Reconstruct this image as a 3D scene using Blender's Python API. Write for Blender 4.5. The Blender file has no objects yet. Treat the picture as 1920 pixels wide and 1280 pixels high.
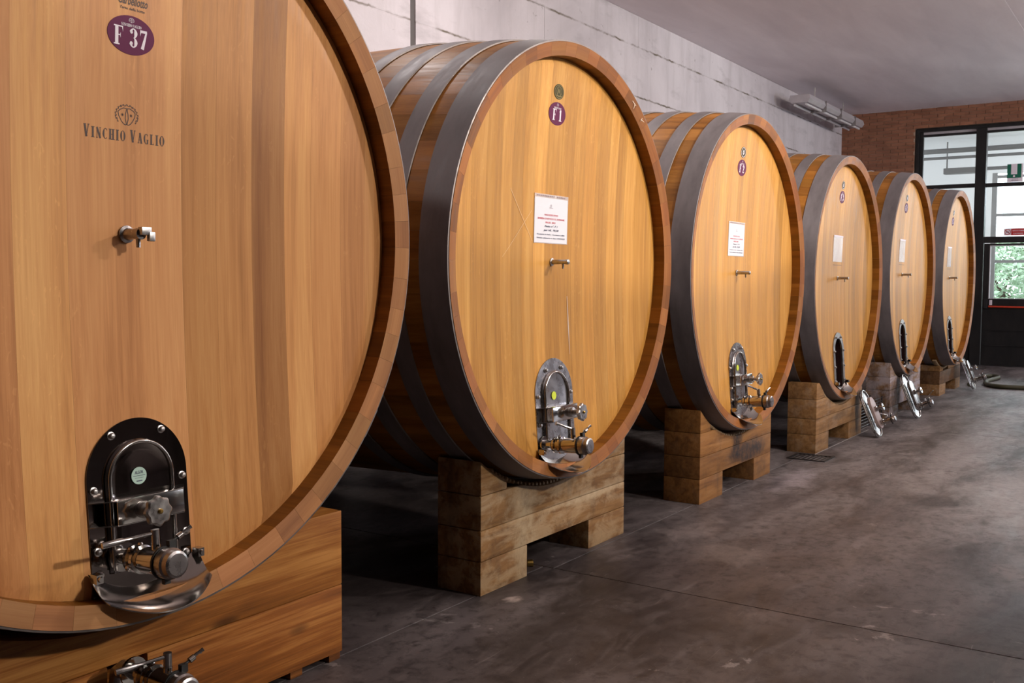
import bpy, bmesh, math, random
from math import sin, cos, pi, sqrt, radians, hypot, atan2
from mathutils import Matrix, Vector
random.seed(7)
SC = bpy.context.scene
COL = SC.collection
# ------------------------------------------------------------------ camera, world, lights, exposure
FZ = 1.47                                     # height of the lens above the floor
yaw, pitch, roll = 0.593787765, 0.0615813077, 0.00468069749
F_ = Vector((cos(yaw)*cos(pitch), sin(yaw)*cos(pitch), -sin(pitch)))
R_ = Vector((sin(yaw), -cos(yaw), 0))
U_ = R_.cross(F_)
R2 = cos(roll)*R_ + sin(roll)*U_
U2 = -sin(roll)*R_ + cos(roll)*U_
cam_data = bpy.data.cameras.new('camera')
cam_data.lens = 35.0
cam_data.sensor_width = 36.0
cam = bpy.data.objects.new('camera', cam_data)
COL.objects.link(cam)
M = Matrix(((R2.x, U2.x, -F_.x, 0), (R2.y, U2.y, -F_.y, -2.49462378), (R2.z, U2.z, -F_.z, FZ), (0, 0, 0, 1)))
cam.matrix_world = M
SC.camera = cam
SC.view_settings.view_transform = 'Standard'
SC.view_settings.look = 'None'
SC.view_settings.gamma = 1.0
SC.view_settings.use_curve_mapping = False
SC.view_settings.exposure = -0.16
w = bpy.data.worlds.new('sky'); SC.world = w; w.use_nodes = True
bg = w.node_tree.nodes['Background']
bg.inputs[0].default_value = (0.86, 0.93, 1.0, 1)
bg.inputs[1].default_value = 7.0

def lamp(name, loc, target, size, power, color=(1, .96, .91), sy=None, spread=None):
    d = bpy.data.lights.new(name, 'AREA')
    d.shape = 'RECTANGLE' if sy else 'DISK'
    d.size = size
    if sy: d.size_y = sy
    d.energy = power; d.color = color
    if spread: d.spread = spread
    o = bpy.data.objects.new(name, d); COL.objects.link(o)
    o.location = loc
    o.rotation_euler = (Vector(target)-Vector(loc)).to_track_quat('-Z', 'Y').to_euler()
    return o
WARM = (1, .92, .83)
def fill_point(loc, power, r=.16, color=WARM):  # point fill added at each lamp to brighten ceiling and wall
    d = bpy.data.lights.new('hall_fill', 'POINT'); d.energy = power; d.shadow_soft_size = r; d.color = color
    o = bpy.data.objects.new('hall_fill', d); COL.objects.link(o); o.location = loc; return o
def flood(loc, d, power):
    """wide floodlight tipped upwards: its lower edge leaves the feet of the casks to the other lamps"""
    l = bpy.data.lights.new('hall_flood', 'SPOT'); l.energy = power; l.color = WARM; l.shadow_soft_size = .09
    l.spot_size = radians(131); l.spot_blend = .04
    o = bpy.data.objects.new('hall_flood', l); COL.objects.link(o); o.location = loc
    o.rotation_euler = Vector(d).to_track_quat('-Z', 'Y').to_euler()
for x, p in ((6.6, 1.0), (12.2, .44), (17.6, .34)):
    lamp('hall_lamp_and_fill', (x, -4.1, 4.05), (x-.2, -.3, .8), .30, 98*p, WARM)
    fill_point((x, -4.1, 3.95), 75*p)
    flood((x, -4.1, 3.9), (-.067, .824, .563), 470*p)
lamp('hall_lamp_and_fill', (4.6, -6.8, 4.05), (1.6, 0, 1.5), .30, 300, WARM)  # extra fill added to brighten the nearest cask
for x, p in ((1.0, 34), (4.34, 30), (6.77, 26)):
    lamp('over_cask_lamp', (x, 1.7, 4.42), (x, 1.7, 0), .30, p, (1, .94, .92))
lamp('porch_fill', (21.4, -4.2, 3.0), (21.4, .4, 4.2), 2.4, 520, (.97, .99, 1))  # added fill standing in for daylight inside the porch
lamp('ceiling_fill', (14.5, -9.5, 2.6), (15.5, -.5, 5.2), 2.0, 330, (.84, .88, 1))  # cool fill added to lift the far ceiling; no window stands here

# ------------------------------------------------------------------ material helpers
def new_mat(name):
    m = bpy.data.materials.new(name); m.use_nodes = True
    nt = m.node_tree; b = nt.nodes['Principled BSDF']
    return m, nt, b
def N(nt, t, **k):
    n = nt.nodes.new(t)
    for a, v in k.items(): setattr(n, a, v)
    return n
def ramp(nt, fac, stops):
    r = N(nt, 'ShaderNodeValToRGB'); el = r.color_ramp.elements
    while len(el) < len(stops): el.new(.5)
    for e, (p, c) in zip(el, stops):
        e.position = p; e.color = (c[0], c[1], c[2], 1) if not isinstance(c, (int, float)) else (c, c, c, 1)
    nt.links.new(fac, r.inputs[0]); return r.outputs[0]
def mix(nt, fac, a, b, blend='MIX'):
    m = N(nt, 'ShaderNodeMix', data_type='RGBA', blend_type=blend)
    for sock, v in ((m.inputs[0], fac), (m.inputs[6], a), (m.inputs[7], b)):
        if isinstance(v, bpy.types.NodeSocket): nt.links.new(v, sock)
        elif isinstance(v, (int, float)): sock.default_value = v
        else: sock.default_value = (v[0], v[1], v[2], 1)
    return m.outputs[2]
def noise(nt, vec, scale, detail=4, rough=.55, dist=0):
    n = N(nt, 'ShaderNodeTexNoise'); n.inputs['Scale'].default_value = scale
    n.inputs['Detail'].default_value = detail; n.inputs['Roughness'].default_value = rough
    n.inputs['Distortion'].default_value = dist
    nt.links.new(vec, n.inputs['Vector']); return n.outputs[0]
def mapped(nt, src, scale, rnd=None, loc=(0, 0, 0)):
    m = N(nt, 'ShaderNodeMapping'); m.inputs['Scale'].default_value = scale; m.inputs['Location'].default_value = loc
    if rnd is not None:
        ad = N(nt, 'ShaderNodeVectorMath', operation='MULTIPLY_ADD')
        nt.links.new(rnd, ad.inputs[0]); ad.inputs[1].default_value = (37, 53, 71)
        nt.links.new(src, ad.inputs[2]); src = ad.outputs[0]
    nt.links.new(src, m.inputs[0]); return m.outputs[0]
def bump(nt, b, h, s, d=.002):
    n = N(nt, 'ShaderNodeBump'); n.inputs['Strength'].default_value = s; n.inputs['Distance'].default_value = d
    nt.links.new(h, n.inputs['Height']); nt.links.new(n.outputs[0], b.inputs['Normal'])

def wood(name, dark, mid, light, axis='Z', rough=.42, grain=1.0, knots=0, flecks=0, spec=.35, stretch=1.0, nlow=1.0):
    """oak / pine: long fibres along one local axis, a tone of its own per board (object colour x random)"""
    m, nt, b = new_mat(name)
    tc = N(nt, 'ShaderNodeTexCoord'); oi = N(nt, 'ShaderNodeObjectInfo')
    k = {'X': (0, 1, 1), 'Y': (1, 0, 1), 'Z': (1, 1, 0)}[axis]
    def sc(a, l): return tuple(a if q else l for q in k)
    v1 = mapped(nt, tc.outputs['Object'], sc(5, .35*stretch), oi.outputs['Random'])
    v2 = mapped(nt, tc.outputs['Object'], sc(38, .8*stretch), oi.outputs['Random'])
    v3 = mapped(nt, tc.outputs['Object'], sc(170, 3.2*stretch), oi.outputs['Random'])
    n1 = noise(nt, v1, 1.4, 3, .5, .8); n2 = noise(nt, v2, 1.0, 4, .6, .35); n3 = noise(nt, v3, 1.0, 2, .6)
    a = N(nt, 'ShaderNodeMath', operation='MULTIPLY_ADD'); nt.links.new(n2, a.inputs[0]); a.inputs[1].default_value = .55*grain
    n1s = N(nt, 'ShaderNodeMath', operation='MULTIPLY'); nt.links.new(n1, n1s.inputs[0]); n1s.inputs[1].default_value = nlow; nt.links.new(n1s.outputs[0], a.inputs[2])
    a2 = N(nt, 'ShaderNodeMath', operation='MULTIPLY_ADD'); nt.links.new(n3, a2.inputs[0]); a2.inputs[1].default_value = .28*grain; nt.links.new(a.outputs[0], a2.inputs[2])
    c = .5*nlow+.275*grain+.14*grain
    col = ramp(nt, a2.outputs[0], [(c-.30, dark), (c, mid), (min(.99, c+.28), light)])
    if c+.28 > .98:
        s = N(nt, 'ShaderNodeMath', operation='MULTIPLY'); nt.links.new(a2.outputs[0], s.inputs[0]); s.inputs[1].default_value = .6
        col = ramp(nt, s.outputs[0], [((c-.30)*.6, dark), (c*.6, mid), ((c+.28)*.6, light)])
    if flecks:
        vf = mapped(nt, tc.outputs['Object'], sc(60, 22), oi.outputs['Random'])
        nf = noise(nt, vf, 1.0, 2, .5, 1.2)
        vm = mapped(nt, tc.outputs['Object'], sc(6, 1.1), oi.outputs['Random'], (3, 1, 2))
        nm = noise(nt, vm, 1.0, 1)
        f1 = ramp(nt, nf, [(.63, 0), (.69, 1)]); f2 = ramp(nt, nm, [(.50, 0), (.62, 1)])
        mm = mix(nt, 1.0, f1, f2, 'MULTIPLY')
        col = mix(nt, mm if flecks >= 1 else mix(nt, 1.0, mm, (flecks,)*3, 'MULTIPLY'), col, tuple(min(1, x*1.22) for x in light))
    if knots:
        vk = mapped(nt, tc.outputs['Object'], sc(5.5, 2.2), oi.outputs['Random'])
        vo = N(nt, 'ShaderNodeTexVoronoi'); vo.inputs['Scale'].default_value = 1.0; nt.links.new(vk, vo.inputs['Vector'])
        kf = ramp(nt, vo.outputs['Distance'], [(.02, 1), (.10, .75), (.17, 0)])
        col = mix(nt, mix(nt, 1.0, kf, (knots,)*3, 'MULTIPLY'), col, tuple(x*.35 for x in dark))
    col = mix(nt, 1.0, col, oi.outputs['Color'], 'MULTIPLY')
    nt.links.new(col, b.inputs['Base Color'])
    rr = ramp(nt, n2, [(.3, rough-.06), (.7, rough+.10)]); nt.links.new(rr, b.inputs['Roughness'])
    b.inputs['Specular IOR Level'].default_value = spec
    bump(nt, b, n3, .25, .0012)
    return m
def flat(name, c, rough=.5, metal=0, spec=.5, emit=None):
    m, nt, b = new_mat(name)
    b.inputs['Base Color'].default_value = (*c, 1); b.inputs['Roughness'].default_value = rough
    b.inputs['Metallic'].default_value = metal; b.inputs['Specular IOR Level'].default_value = spec
    return m
def metal(name, c, rough=.25, var=.25, streak=(30, 30, 30), metallic=1.0, bumps=.0):
    m, nt, b = new_mat(name)
    tc = N(nt, 'ShaderNodeTexCoord')
    v = mapped(nt, tc.outputs['Object'], streak)
    n = noise(nt, v, 1.0, 5, .65)
    nt.links.new(ramp(nt, n, [(.3, tuple(x*(1-var) for x in c)), (.7, tuple(min(1, x*(1+var)) for x in c))]), b.inputs['Base Color'])
    nt.links.new(ramp(nt, n, [(.3, max(.03, rough*.75)), (.7, rough*1.25)]), b.inputs['Roughness'])
    b.inputs['Metallic'].default_value = metallic
    if bumps: bump(nt, b, n, bumps, .002)
    return m

HEAD = wood('oak_head', (.33, .140, .027), (.53, .256, .056), (.68, .380, .112), 'Z', .46, 1.0, 0, .20, spec=.18, nlow=.55)
HEADR = wood('oak_head_new', (.37, .160, .056), (.59, .290, .108), (.72, .405, .165), 'Z', .44, 1.0, 0, .20, spec=.18, nlow=.65)
STAVE = wood('oak_stave', (.16, .060, .009), (.30, .118, .019), (.41, .178, .038), 'Y', .45, .9, spec=.18)
STEND = wood('oak_stave_end', (.16, .052, .012), (.29, .102, .024), (.39, .16, .045), 'X', .5, .8, spec=.2)
STENDR = wood('oak_stave_end_new', (.24, .10, .036), (.38, .165, .060), (.48, .235, .095), 'X', .5, .9, spec=.2)
INNER = wood('oak_chime', (.12, .040, .004), (.23, .085, .010), (.34, .14, .022), 'Y', .40, .9, spec=.25)
PINE = wood('pine_beam', (.11, .036, .007), (.25, .090, .017), (.42, .19, .050), 'X', .42, 1.5, .85, spec=.25, stretch=1.6)
OAKB = wood('oak_beam', (.16, .075, .028), (.28, .14, .052), (.38, .21, .085), 'X', .6, .9, .5, spec=.25, stretch=1.4)

def blot(nt, pos, x, y, rx, ry, warp=.35, ax=(0, 2), wscale=3.0):
    """soft-edged stain of uneven outline: 1 inside, 0 outside"""
    sp = N(nt, 'ShaderNodeSeparateXYZ'); nt.links.new(pos, sp.inputs[0])
    def m(op, a, b=None):
        q = N(nt, 'ShaderNodeMath', operation=op)
        for i_, v_ in enumerate((a, b)):
            if v_ is None: continue
            if isinstance(v_, bpy.types.NodeSocket): nt.links.new(v_, q.inputs[i_])
            else: q.inputs[i_].default_value = v_
        return q.outputs[0]
    dx = m('DIVIDE', m('SUBTRACT', sp.outputs[ax[0]], x), rx); dy = m('DIVIDE', m('SUBTRACT', sp.outputs[ax[1]], y), ry)
    d = m('SQRT', m('ADD', m('MULTIPLY', dx, dx), m('MULTIPLY', dy, dy)))
    nn = noise(nt, mapped(nt, pos, (wscale,)*3, loc=(x, y, 1)), 1.0, 8, .74, .6)
    d = m('ADD', d, m('MULTIPLY', m('SUBTRACT', nn, .5), warp*6.5))
    n_ = noise(nt, mapped(nt, pos, (wscale*5, wscale*7, wscale*5)), 1.0, 6, .75)
    return mix(nt, 1.0, ramp(nt, d, [(.45, 1), (1.15, 0)]), ramp(nt, n_, [(.36, .35), (.56, 1)]), 'MULTIPLY')
def weathered(name, base_mat_cols, pale, pale_amt, stain=(0.02, .018, .022), stain_amt=.3, blots=()):
    m, nt, b = new_mat(name)
    tc = N(nt, 'ShaderNodeTexCoord'); oi = N(nt, 'ShaderNodeObjectInfo')
    v = mapped(nt, tc.outputs['Object'], (1.6, 20, 20), oi.outputs['Random'])
    n = noise(nt, v, 1.3, 5, .6, .6)
    col = ramp(nt, n, [(.3, base_mat_cols[0]), (.52, base_mat_cols[1]), (.75, base_mat_cols[2])])
    v2 = mapped(nt, tc.outputs['Object'], (4, 9, 9)); n2 = noise(nt, v2, 1.0, 6, .68, .5)
    col = mix(nt, ramp(nt, n2, [(.56-.2*pale_amt, 0), (.64-.1*pale_amt, pale_amt)]), col, pale)
    v3 = mapped(nt, tc.outputs['Object'], (5, 7, 2.2), loc=(5, 2, 1)); n3 = noise(nt, v3, 1.0, 4, .7)
    col = mix(nt, ramp(nt, n3, [(.60-.2*stain_amt, 0), (.75-.15*stain_amt, stain_amt)]), col, stain)
    for bx, bz, rx, rz, bc, ba in blots:
        col = mix(nt, mix(nt, 1.0, blot(nt, tc.outputs['Object'], bx, bz, rx, rz), (ba,)*3, 'MULTIPLY'), col, bc)
    v4 = mapped(nt, tc.outputs['Object'], (60, 60, 60)); n4 = noise(nt, v4, 1.0, 3, .7)
    col = mix(nt, ramp(nt, n4, [(.66, 0), (.72, .7)]), col, tuple(x*.5 for x in base_mat_cols[0]))
    col = mix(nt, 1.0, col, oi.outputs['Color'], 'MULTIPLY')
    nt.links.new(col, b.inputs['Base Color']); b.inputs['Roughness'].default_value = .65
    b.inputs['Specular IOR Level'].default_value = .25
    bump(nt, b, n4, .3, .003)
    return m
BEAM1 = weathered('weathered_beam', ((.13, .062, .022), (.22, .112, .040), (.30, .17, .07)), (.42, .31, .19), .55, stain_amt=.45, blots=((-.33, .2, .14, .35, (.42, .32, .20), .7), (.45, .55, .35, .10, (.40, .31, .20), .6), (.25, .30, .5, .025, (.44, .34, .22), .7), (-.2, .50, .4, .05, (.10, .05, .02), .6)))
BEAM2 = weathered('stained_beam', ((.15, .065, .020), (.26, .120, .036), (.34, .17, .06)), (.34, .22, .13), .15, stain_amt=.35, blots=((-.02, .42, .11, .22, (.018, .016, .020), .92), (.20, .245, .42, .085, (.022, .020, .026), .92), (.45, .08, .16, .10, (.07, .045, .03), .5)))
BEAM3 = weathered('scuffed_beam', ((.17, .085, .032), (.29, .155, .06), (.38, .22, .10)), (.42, .33, .26), .25, stain_amt=.4, blots=((.58, .28, .10, .30, (.05, .035, .03), .75), (-.05, .25, .3, .04, (.09, .06, .04), .6)))
BEAM4 = weathered('wine_splashed_beam', ((.16, .085, .04), (.26, .15, .08), (.34, .22, .14)), (.42, .38, .42), .7, (.05, .05, .075), stain_amt=.5, blots=((.10, .40, .14, .28, (.05, .06, .085), .85), (-.45, .2, .35, .2, (.035, .025, .022), .75)))

HOOP = metal('hoop_steel', (.190, .168, .174), .60, .28, (3, 9, 3), .25, .15)
HOOPEDGE = metal('hoop_edge', (.24, .21, .20), .6, .2, (20, 20, 20), .9)
SS = metal('stainless_steel', (.50, .48, .46), .13, .08, (8, 8, 8))
SSB = metal('brushed_stainless_steel', (.36, .34, .34), .28, .18, (14, 14, 14))
SSD = metal('dull_stainless_steel', (.42, .40, .39), .34, .3, (26, 26, 26))
BLACK = flat('black_paint', (.012, .012, .014), .42)
RUBBER = flat('black_rubber', (.012, .012, .012), .6)
BRASS = flat('brass', (.55, .36, .10), .3, 1)
PURPLE = flat('purple_vinyl', (.120, .016, .062), .55, spec=.12)
WHITEV = flat('white_vinyl', (.80, .72, .78), .5, spec=.2)
INK = flat('branded_ink', (.055, .022, .012), .6)
GOLDK = flat('gold_print', (.24, .19, .08), .5, spec=.1)
DARKK = flat('dark_seal', (.060, .050, .022), .5, spec=.1)
PAPER = flat('white_paper', (.72, .70, .75), .5)
PRED = flat('red_print', (.55, .04, .07), .6)
PBLK = flat('black_print', (.04, .04, .09), .6)
GREY = flat('grey_print', (.25, .18, .22), .6)
YEL = flat('yellow_sticker', (.62, .72, .04), .4)
MINT = flat('mint_sticker', (.42, .58, .50), .4)
BLOCK = flat('pale_wedge_wood', (.33, .22, .12), .7)
MAT_REDBAR = flat('red_bar', (.55, .05, .02), .35)
GREENV = flat('green_vinyl', (.0, .13, .075), .45)
REDV = flat('red_vinyl', (.50, .03, .03), .45)
HOSE = flat('olive_rubber', (.055, .052, .028), .5)
STEMWOOD = flat('bark', (.10, .07, .05), .8)
def clear_plastic(name, tint, alpha):
    m, nt, b = new_mat(name)
    b.inputs['Base Color'].default_value = (*tint, 1); b.inputs['Roughness'].default_value = .18
    b.inputs['Alpha'].default_value = alpha
    tc = N(nt, 'ShaderNodeTexCoord'); n = noise(nt, mapped(nt, tc.outputs['Object'], (14, 14, 6)), 1.0, 4, .6, 1.0)
    bump(nt, b, n, .7, .01)
    return m
SLEEVE = clear_plastic('clear_plastic_sleeve', (.80, .74, .74), .55)
TAPE = clear_plastic('clear_tape', (.75, .60, .40), .25)
WINESTAIN = flat('wine_stained_oak', (.020, .007, .007), .7, spec=.1)
DIM = flat('dim_plaster', (.13, .11, .10), .85)
def glass_mat():
    m = bpy.data.materials.new('window_glass'); m.use_nodes = True; nt = m.node_tree
    nt.nodes.remove(nt.nodes['Principled BSDF']); out = nt.nodes['Material Output']
    tr = N(nt, 'ShaderNodeBsdfTransparent'); gl = N(nt, 'ShaderNodeBsdfGlossy'); gl.inputs['Roughness'].default_value = .02
    fr = N(nt, 'ShaderNodeFresnel'); fr.inputs[0].default_value = 1.45; mx = N(nt, 'ShaderNodeMixShader')
    tr.inputs[0].default_value = (.95, .97, .97, 1)
    nt.links.new(fr.outputs[0], mx.inputs[0]); nt.links.new(tr.outputs[0], mx.inputs[1]); nt.links.new(gl.outputs[0], mx.inputs[2])
    nt.links.new(mx.outputs[0], out.inputs[0]); return m
GLASS = glass_mat()

def concrete_wall():
    m, nt, b = new_mat('board_marked_concrete')
    g = N(nt, 'ShaderNodeNewGeometry'); P = g.outputs['Position']
    n1 = noise(nt, mapped(nt, P, (.5, .5, .5)), 1.0, 6, .62, .4)
    col = ramp(nt, n1, [(.3, (.42, .385, .41)), (.5, (.56, .52, .55)), (.72, (.66, .62, .65))])
    n2 = noise(nt, mapped(nt, P, (6, 6, .8)), 1.0, 5, .6)
    col = mix(nt, ramp(nt, n2, [(.50, 0), (.78, .35)]), col, (.28, .25, .255))
    n3 = noise(nt, mapped(nt, P, (13, 13, 13)), 1.0, 3, .6)
    col = mix(nt, ramp(nt, n3, [(.70, 0), (.76, .55)]), col, (.19, .165, .155))
    n5 = noise(nt, mapped(nt, P, (1.1, 1, 3.2)), 1.0, 5, .65)
    col = mix(nt, ramp(nt, n5, [(.56, 0), (.72, .45)]), col, (.27, .245, .26))
    # pour lines: a band of stain along z = 2.75 and z = 2.17 above the lens
    sep = N(nt, 'ShaderNodeSeparateXYZ'); nt.links.new(P, sep.inputs[0])
    wob = noise(nt, mapped(nt, P, (9, 0, 0)), 1.0, 4, .7)
    brk = noise(nt, mapped(nt, P, (2.3, 0, 5)), 1.0, 3, .7)
    for z, wd in ((FZ+2.75, .016), (FZ+2.17, .014), (FZ+1.60, .014)):
        a = N(nt, 'ShaderNodeMath', operation='MULTIPLY_ADD'); nt.links.new(wob, a.inputs[0]); a.inputs[1].default_value = .05; nt.links.new(sep.outputs[2], a.inputs[2])
        s = N(nt, 'ShaderNodeMath', operation='SUBTRACT'); nt.links.new(a.outputs[0], s.inputs[0]); s.inputs[1].default_value = z+.025
        ab = N(nt, 'ShaderNodeMath', operation='ABSOLUTE'); nt.links.new(s.outputs[0], ab.inputs[0])
        f = ramp(nt, ab.outputs[0], [(wd*.35, 1), (wd, 0)])
        f = mix(nt, 1.0, f, ramp(nt, brk, [(.42, .05), (.60, .95)]), 'MULTIPLY')
        col = mix(nt, f, col, (.13, .105, .075))
    nt.links.new(col, b.inputs['Base Color']); b.inputs['Roughness'].default_value = .8
    b.inputs['Specular IOR Level'].default_value = .2
    n4 = noise(nt, mapped(nt, P, (40, 40, 40)), 1.0, 4, .6); bump(nt, b, n4, .25, .004)
    return m
CONC = concrete_wall()
def floor_mat():
    m, nt, b = new_mat('worn_concrete_floor')
    g = N(nt, 'ShaderNodeNewGeometry'); P = g.outputs['Position']
    n1 = noise(nt, mapped(nt, P, (.55, .8, 1)), 1.0, 6, .62, .6)
    col = ramp(nt, n1, [(.34, (.014, .010, .010)), (.48, (.038, .029, .029)), (.64, (.095, .077, .076))])
    n2 = noise(nt, mapped(nt, P, (1.7, 5.5, 1)), 1.0, 6, .7, .9)
    col = mix(nt, ramp(nt, n2, [(.52, 0), (.72, .55)]), col, (.170, .138, .136))
    n6 = noise(nt, mapped(nt, P, (.35, .9, 1), loc=(3.1, 1.7, 0)), 1.0, 5, .6, .4)
    col = mix(nt, ramp(nt, n6, [(.50, 0), (.66, .5)]), col, (.20, .168, .168))
    n3 = noise(nt, mapped(nt, P, (5, 26, 1)), 1.0, 5, .75, 1.5)
    col = mix(nt, ramp(nt, n3, [(.64, 0), (.70, .45)]), col, (.28, .24, .235))
    n5 = noise(nt, mapped(nt, P, (3.2, 2.4, 1), loc=(7, 3, 0)), 1.0, 6, .72, .3)
    col = mix(nt, ramp(nt, n5, [(.635, 0), (.66, .55), (.70, .55), (.74, .1)]), col, (.30, .26, .25))
    # paler tone growing along x, broken up by noise
    sp = N(nt, 'ShaderNodeSeparateXYZ'); nt.links.new(P, sp.inputs[0])
    mx_ = N(nt, 'ShaderNodeMapRange'); nt.links.new(sp.outputs[0], mx_.inputs[0]); mx_.inputs[1].default_value = 4.2; mx_.inputs[2].default_value = 8.5
    n7 = noise(nt, mapped(nt, P, (.9, 2.6, 1), loc=(1.3, 4.1, 0)), 1.0, 7, .72, .5)
    f7 = mix(nt, 1.0, mx_.outputs[0], ramp(nt, n7, [(.40, 0), (.62, .75)]), 'MULTIPLY')
    col = mix(nt, f7, col, (.30, .262, .262))
    n8 = noise(nt, mapped(nt, P, (14, 14, 1), loc=(2, 9, 0)), 1.0, 6, .75, .4)
    col = mix(nt, ramp(nt, n8, [(.34, .75), (.52, 0)]), col, (.018, .013, .013))
    n9 = noise(nt, mapped(nt, P, (2.2, 60, 1), loc=(0, 0, 0)), 1.0, 3, .6, .8)
    col = mix(nt, ramp(nt, n9, [(.68, 0), (.73, .30)]), col, (.24, .205, .2))
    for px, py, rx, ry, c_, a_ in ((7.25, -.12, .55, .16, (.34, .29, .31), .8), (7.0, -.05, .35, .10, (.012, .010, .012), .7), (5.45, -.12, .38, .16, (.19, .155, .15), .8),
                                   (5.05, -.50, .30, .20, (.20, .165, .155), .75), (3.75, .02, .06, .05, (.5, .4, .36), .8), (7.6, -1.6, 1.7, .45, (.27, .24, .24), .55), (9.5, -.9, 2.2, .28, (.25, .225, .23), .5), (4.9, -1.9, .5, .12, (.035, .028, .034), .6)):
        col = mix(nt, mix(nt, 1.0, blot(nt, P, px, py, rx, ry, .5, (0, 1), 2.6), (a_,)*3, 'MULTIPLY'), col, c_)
    n4 = noise(nt, mapped(nt, P, (90, 90, 1)), 1.0, 3, .6)
    col = mix(nt, ramp(nt, n4, [(.68, 0), (.74, .5)]), col, (.30, .26, .25))
    nt.links.new(col, b.inputs['Base Color'])
    nt.links.new(ramp(nt, n2, [(.3, .36), (.7, .56)]), b.inputs['Roughness'])
    b.inputs['Specular IOR Level'].default_value = .4
    bump(nt, b, n3, .15, .003)
    return m
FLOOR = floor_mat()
def plain_noise(name, a, c, scale=(1, 1, 1), rough=.7, coord='pos', spec=.3):
    m, nt, b = new_mat(name)
    src = N(nt, 'ShaderNodeNewGeometry').outputs['Position'] if coord == 'pos' else N(nt, 'ShaderNodeTexCoord').outputs['Object']
    n = noise(nt, mapped(nt, src, scale), 1.0, 5, .6, .3)
    nt.links.new(ramp(nt, n, [(.32, a), (.68, c)]), b.inputs['Base Color']); b.inputs['Roughness'].default_value = rough
    b.inputs['Specular IOR Level'].default_value = spec
    return m
CEIL = plain_noise('painted_ceiling', (.70, .64, .68), (.82, .76, .80), (.5, 2.2, 1), .62)
BRICKM = None
def brick_mat():
    m, nt, b = new_mat('clay_brick')
    P = N(nt, 'ShaderNodeNewGeometry').outputs['Position']
    vo = N(nt, 'ShaderNodeTexVoronoi'); vo.inputs['Scale'].default_value = 1
    nt.links.new(mapped(nt, P, (1, 4, 15)), vo.inputs['Vector'])
    n = noise(nt, mapped(nt, P, (3, 6, 12)), 1.0, 4, .6)
    c = ramp(nt, vo.outputs['Color'], [(.2, (.21, .082, .042)), (.8, (.33, .135, .072))])
    c = mix(nt, ramp(nt, n, [(.4, 0), (.7, .5)]), c, (.27, .12, .075))
    nt.links.new(c, b.inputs['Base Color']); b.inputs['Roughness'].default_value = .8; return m
BRICKM = brick_mat()
MORTAR = flat('brick_mortar', (.34, .22, .16), .9)
WHITEW = flat('white_plaster', (.72, .73, .74), .7)
DOORBLK = plain_noise('black_steel', (.010, .010, .011), (.022, .020, .020), (6, 6, 2), .38)
LEAFM = plain_noise('leaves', (.20, .30, .18), (.42, .52, .38), (3, 3, 3), .6)
GALV = metal('painted_fixture', (.50, .47, .50), .4, .1, (10, 10, 10), .3)

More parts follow.
